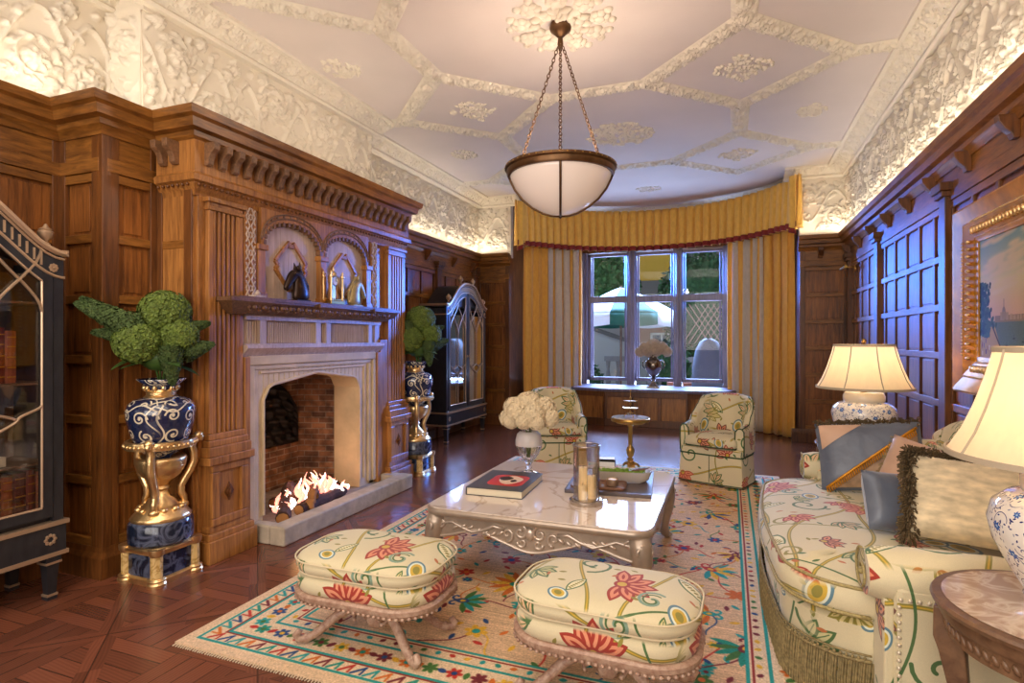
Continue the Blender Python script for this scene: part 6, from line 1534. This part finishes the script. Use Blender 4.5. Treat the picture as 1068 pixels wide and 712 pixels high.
def lamp(label):
    t = thing('table_lamp', label, 'table lamp')
    mb = MB(); mb.lathe([(.12, 0), (.125, .012), (.12, .02), (.155, .08), (.195, .16), (.207, .22), (.195, .265), (.16, .295), (.125, .305)], 56); mb.build('jar', PORC, t, smooth='all')
    mb = MB(); mb.lathe([(.122, .30), (.128, .305), (.132, .32), (.132, .345), (.125, .36), (.118, .37), (.0, .37)], 48); mb.build('collar', mat('cream_glaze', '#efe3cd', .2, coat=.4), t, smooth=40)
    mb = MB(); mb.tube([(0, 0, .37), (0, 0, .74)], .008, 8); mb.ell((0, 0, .385), (.03, .03, .02), 12); mb.build('stem', BRASS, t, smooth='all')
    mb = MB(); mb.ell((0, 0, .735), (.016, .016, .020), 10); mb.lathe([(.02, .70), (.008, .715)], 12); mb.build('finial', BRASS, t, smooth='all')
    prof = [(.30, .405), (.292, .415), (.262, .47), (.235, .54), (.213, .61), (.197, .67), (.190, .705)]
    sq = lambda a, z: 1+.012*abs(math.cos(a*4))
    mb = MB(); mb.lathe(prof, 64, cap=False, rf=sq); sd = mb.build('lamp_shade', LAMPM, t, smooth='all')
    for k in range(8):
        a = k*PI/4+.2; mb = MB(); mb.tube([(r*1.014*math.cos(a), r*1.014*math.sin(a), z) for r, z in prof], .004, 5); mb.build('shade_seam', SEAM, sd, smooth='all')
    mb = MB(); 
    for r, z in (prof[0], prof[-1]): mb.lathe([(r*1.0, z-.008), (r*1.02, z-.008), (r*1.02, z+.008), (r, z+.008)], 64, cap=False)
    mb.build('shade_band', SEAM, sd, smooth=40)
    mb = MB()
    for k in range(3): a = k*2.09; mb.tube([(0, 0, .70), (.196*math.cos(a), .196*math.sin(a), .70)], .002, 4)
    mb.build('spider', BRASS, sd); return t
st = sidetable('round side table with tan marble top beside the near sofa arm'); st.location = (.86, 1.96, ZR)
copy_tree(st, 'round side table beyond the far arm of the sofa', (.90, 4.74, 0))
lp = lamp('blue and white porcelain lamp on the tan marble side table'); lp.location = (.905, 2.01, ZR+.6526)
copy_tree(lp, 'blue and white porcelain lamp beyond the far end of the sofa', (.90, 4.70, .6526))
for x, y in ((.905, 2.01), (.90, 4.70)):
    l = bpy.data.lights.new('lamp_bulb', 'POINT'); l.energy = 3.4; l.color = (1, .76, .52); l.shadow_soft_size = .04
    o = bpy.data.objects.new('lamp_bulb', l); C.objects.link(o); o.location = (x, y, .66+.55)

# ------------------------------------------------------------ outside the window
mb = MB(); mb.bx(-14, 10, 10.6, 34, -.3, -.2); struct('ground', mb, mat('garden_paving', '#8f8d88', .9, noise=.15, nscale=2))
GW = [mat('canopy_green', '#1f5a44', .8), mat('canopy_white', '#e6e8e6', .8)]
t = thing('garden_parasol', 'green and white striped parasol outside the window', 'parasol', (-2.75, 15.5, -.2))
for k in range(8):
    a0_, a1_ = k*PI/4, (k+1)*PI/4; mb = MB()
    def g(u, v): a = a0_+(a1_-a0_)*u; r = 1.55*v*(1-.05*math.sin(u*PI)); return (r*math.cos(a), r*math.sin(a), 3.0-.75*v**1.2)
    mb.grid(7, 8, g); mb.grid(7, 3, lambda u, v: (1.55*(1-.05*math.sin(u*PI))*math.cos(a0_+(a1_-a0_)*u), 1.55*(1-.05*math.sin(u*PI))*math.sin(a0_+(a1_-a0_)*u), 2.25-.28*v-.05*v*math.sin(u*PI))); mb.build('canopy_panel', GW[k % 2], t, smooth='all', solid=.01)
mb = MB(); mb.tube([(0, 0, 0), (0, 0, 3.05)], .03, 10); mb.build('pole', TBW, t, smooth=True); mb = MB(); mb.lathe([(.3, 0), (.3, .06), (.05, .1)], 20); mb.build('base', IRON, t)
t = thing('neighbouring_house', 'yellow upper storey house with white windows across the garden', 'house', (-1.9, 26, -.2))
YEL = mat('yellow_stucco', '#d9a63a', .9); BRK = mat('red_brick_far', '#8f5a44', .9, noise=.1); RF = mat('slate_roof', '#6b6560', .8)
mb = MB(); mb.bx(-2.2, 3.0, 0, 3, 3.9, 8); mb.build('upper_wall', YEL, t); mb = MB(); mb.bx(-2.2, 3.0, .1, 3, 0, 3.9); mb.build('lower_wall', BRK, t); mb = MB(); mb.prism([(-.9, 3.55), (-.7, 3.5), (.1, 3.9), (.1, 4.25), (-.2, 4.2)], 'x', -1.9, 3.2); mb.build('canopy_roof', RF, t)
for (x, z, w_, h_) in ((.0, 4.9, 1.3, 1.3), (1.8, 4.9, 1.0, 1.3), (-.1, 2.35, 1.5, 1.0), (1.9, 2.35, 1.0, 1.0), (-1.4, .6, 1.0, 1.3), (.4, .6, 1.2, 1.3)):
    mb = MB(); 
    for a, b, c_, d in ((0, .1, 0, h_), (w_-.1, w_, 0, h_), (0, w_, 0, .1), (0, w_, h_-.1, h_), (w_/2-.04, w_/2+.04, 0, h_)): mb.bx(x+a, x+b, -.06, .02, z+c_, z+d)
    o = mb.build('window', WHITEW, t); mb = MB(); mb.bx(x+.05, x+w_-.05, -.02, 0, z+.05, z+h_-.05); mb.build('pane', mat('dark_pane', '#5c6670', .1), o)
HED = mat('hedge_green', '#456b34', .8, noise=.4, nscale=5); HED2 = mat('ivy_green', '#37592f', .8, noise=.4, nscale=7)
def bush(name, label, cat, c_, r, n, m, q=.10):
    t = thing(name, label, cat, (c_[0], c_[1], -.2)); mb = MB()
    for k in range(n):
        v = Vector((random.gauss(0, 1), random.gauss(0, 1), random.gauss(0, 1))).normalized(); p = Vector((v.x*r[0], v.y*r[1], c_[2]+.2+v.z*r[2]))*1; p = Vector((p.x, p.y, p.z))+Vector((random.uniform(-q, q), random.uniform(-q, q), random.uniform(-q, q)))
        a = Vector((random.gauss(0, 1), random.gauss(0, 1), random.gauss(0, 1))).normalized(); b = v.cross(a).normalized()*q; a = (v*.5+a).normalized()*q
        mb.add([p-a, p+b*.6, p+a, p-b*.6], [(0, 1, 2, 3)])
    mb.ell((0, 0, c_[2]+.2), (r[0]*.9, r[1]*.9, r[2]*.9), 14); mb.build('foliage', m, t); mb = MB(); mb.tube([(0, 0, 0), (0, 0, c_[2])], .08, 8); mb.build('trunk', TBW, t); return t
bush('garden_tree', 'leafy green tree rising behind the striped parasol', 'tree', (-4.6, 20, 3.2), (1.6, 1.3, 1.25), 2600, HED, .12)
bush('ivy_shrub', 'dark climbing shrub behind the trellis', 'shrub', (-.75, 18.0, 2.5), (1.3, .5, 1.5), 2200, HED2, .09)
bush('ivy_shrub', 'lower dark shrub under the climbing one', 'shrub', (-1.55, 17.2, .6), (.65, .4, .8), 1200, HED2, .08)
bush('ivy_shrub', 'small dark shrub low under the striped parasol', 'shrub', (-3.75, 16.0, .25), (.35, .35, .4), 500, HED2, .07)
t = thing('trellis', 'diamond wooden trellis among the ivy', 'trellis', (-.50, 17.1, 1.3)); mb = MB()
for k in range(-3, 6):
    for s_ in (-1, 1): 
        x = k*.16; mb.tube([(x-s_*.35+.1, -.15, 0), (x+s_*.35+.1, -.15, 1.1)], .012, 4)
mb.build('lattice', mat('trellis_wood', '#a98a78', .8), t)
t = thing('garden_wall', 'long rendered garden wall with sloping coping behind the parasol', 'wall', (-3, 19, -.2)); mb = MB(); mb.prism([(-3.5, 0), (2.2, 0), (2.2, 1.2), (.4, 1.3), (-1.6, 2.0), (-3.5, 2.0)], 'y', 0, .3); mb.build('body', mat('white_render', '#b9b5ae', .9), t)
mb = MB(); mb.prism([(-3.5, 2.0), (-1.6, 2.0), (.4, 1.3), (2.2, 1.2), (2.2, 1.32), (.4, 1.42), (-1.6, 2.12), (-3.5, 2.12)], 'y', -.08, .38); mb.build('coping', RF, t)
t = thing('garden_balustrade', 'stone balustrade beyond the parasol pole', 'balustrade', (-2.2, 17, -.2)); mb = MB(); mb.bx(-1.3, 1.6, -.1, .1, .95, 1.1); mb.bx(-1.3, 1.6, -.1, .1, 0, .15); mb.build('rail', mat('grey_stone', '#8c877e', .9), t)
for k in range(10): mb = MB(); mb.lathe([(.05, .15), (.09, .4), (.04, .7), (.07, .95)], 10, (-1.2+k*.3, 0, 0)); mb.build('baluster', MATS['grey_stone'], t, smooth=True)
t = thing('arched_garden_chair', 'grey hooded garden chair outside the window', 'chair', (-.42, 13.2, -.2)); mb = MB()
mb.rings([[(r*math.cos(a)*.95, .25*math.sin(a), z) for a in [2*PI*k/20 for k in range(20)]] for r, z in ((.36, 0), (.38, .5), (.36, 1.0), (.30, 1.35), (.2, 1.55), (.08, 1.62))], True); mb.build('hood', mat('grey_fabric', '#50535a', .8), t, smooth='all')
mb = MB(); mb.bx(-.3, .3, -.45, -.1, .25, .42); mb.build('seat', MATS['grey_fabric'], t, bevel=.03)
t = thing('terracotta_planter', 'terracotta planter beside the grey garden chair', 'planter', (-1.05, 13.6, -.2)); mb = MB(); mb.lathe([(.18, 0), (.28, .5), (.30, .52), (.30, .62), (.25, .62), (.2, .55), (0, .55)], 24); mb.build('pot', mat('terracotta', '#9c6248', .85), t, smooth=40)
mb = MB(); mb.bx(-14, 10, 33, 33.4, -.3, 6); o = mb.build('boundary_wall', RF); o['kind'] = 'structure'
t = thing('neighbouring_house', 'grey roofed house rising above the ivy', 'house', (3.2, 24, -.2)); mb = MB(); mb.bx(-3.4, 3, 0, 4, 0, 4.4); mb.build('wall', mat('grey_render', '#6f6962', .9), t); mb = MB(); mb.prism([(-.6, 4.3), (4.6, 4.3), (2, 6.6)], 'x', -3.9, 3.5); mb.build('roof', RF, t)
t = thing('neighbouring_house', 'pale grey gable wall beyond the garden tree', 'house', (-6.6, 28, -.2)); mb = MB(); mb.prism([(-1.5, 0), (2.8, 0), (2.8, 6.4), (.6, 7.6), (-1.5, 6.4)], 'y', 0, 4); mb.build('wall', mat('pale_render', '#b3aaa8', .9), t)
mb = MB(); mb.prism([(-1.8, 6.3), (.6, 7.6), (3.1, 6.3), (3.1, 6.5), (.6, 7.85), (-1.8, 6.5)], 'y', -.2, 4.2); mb.build('roof', RF, t)
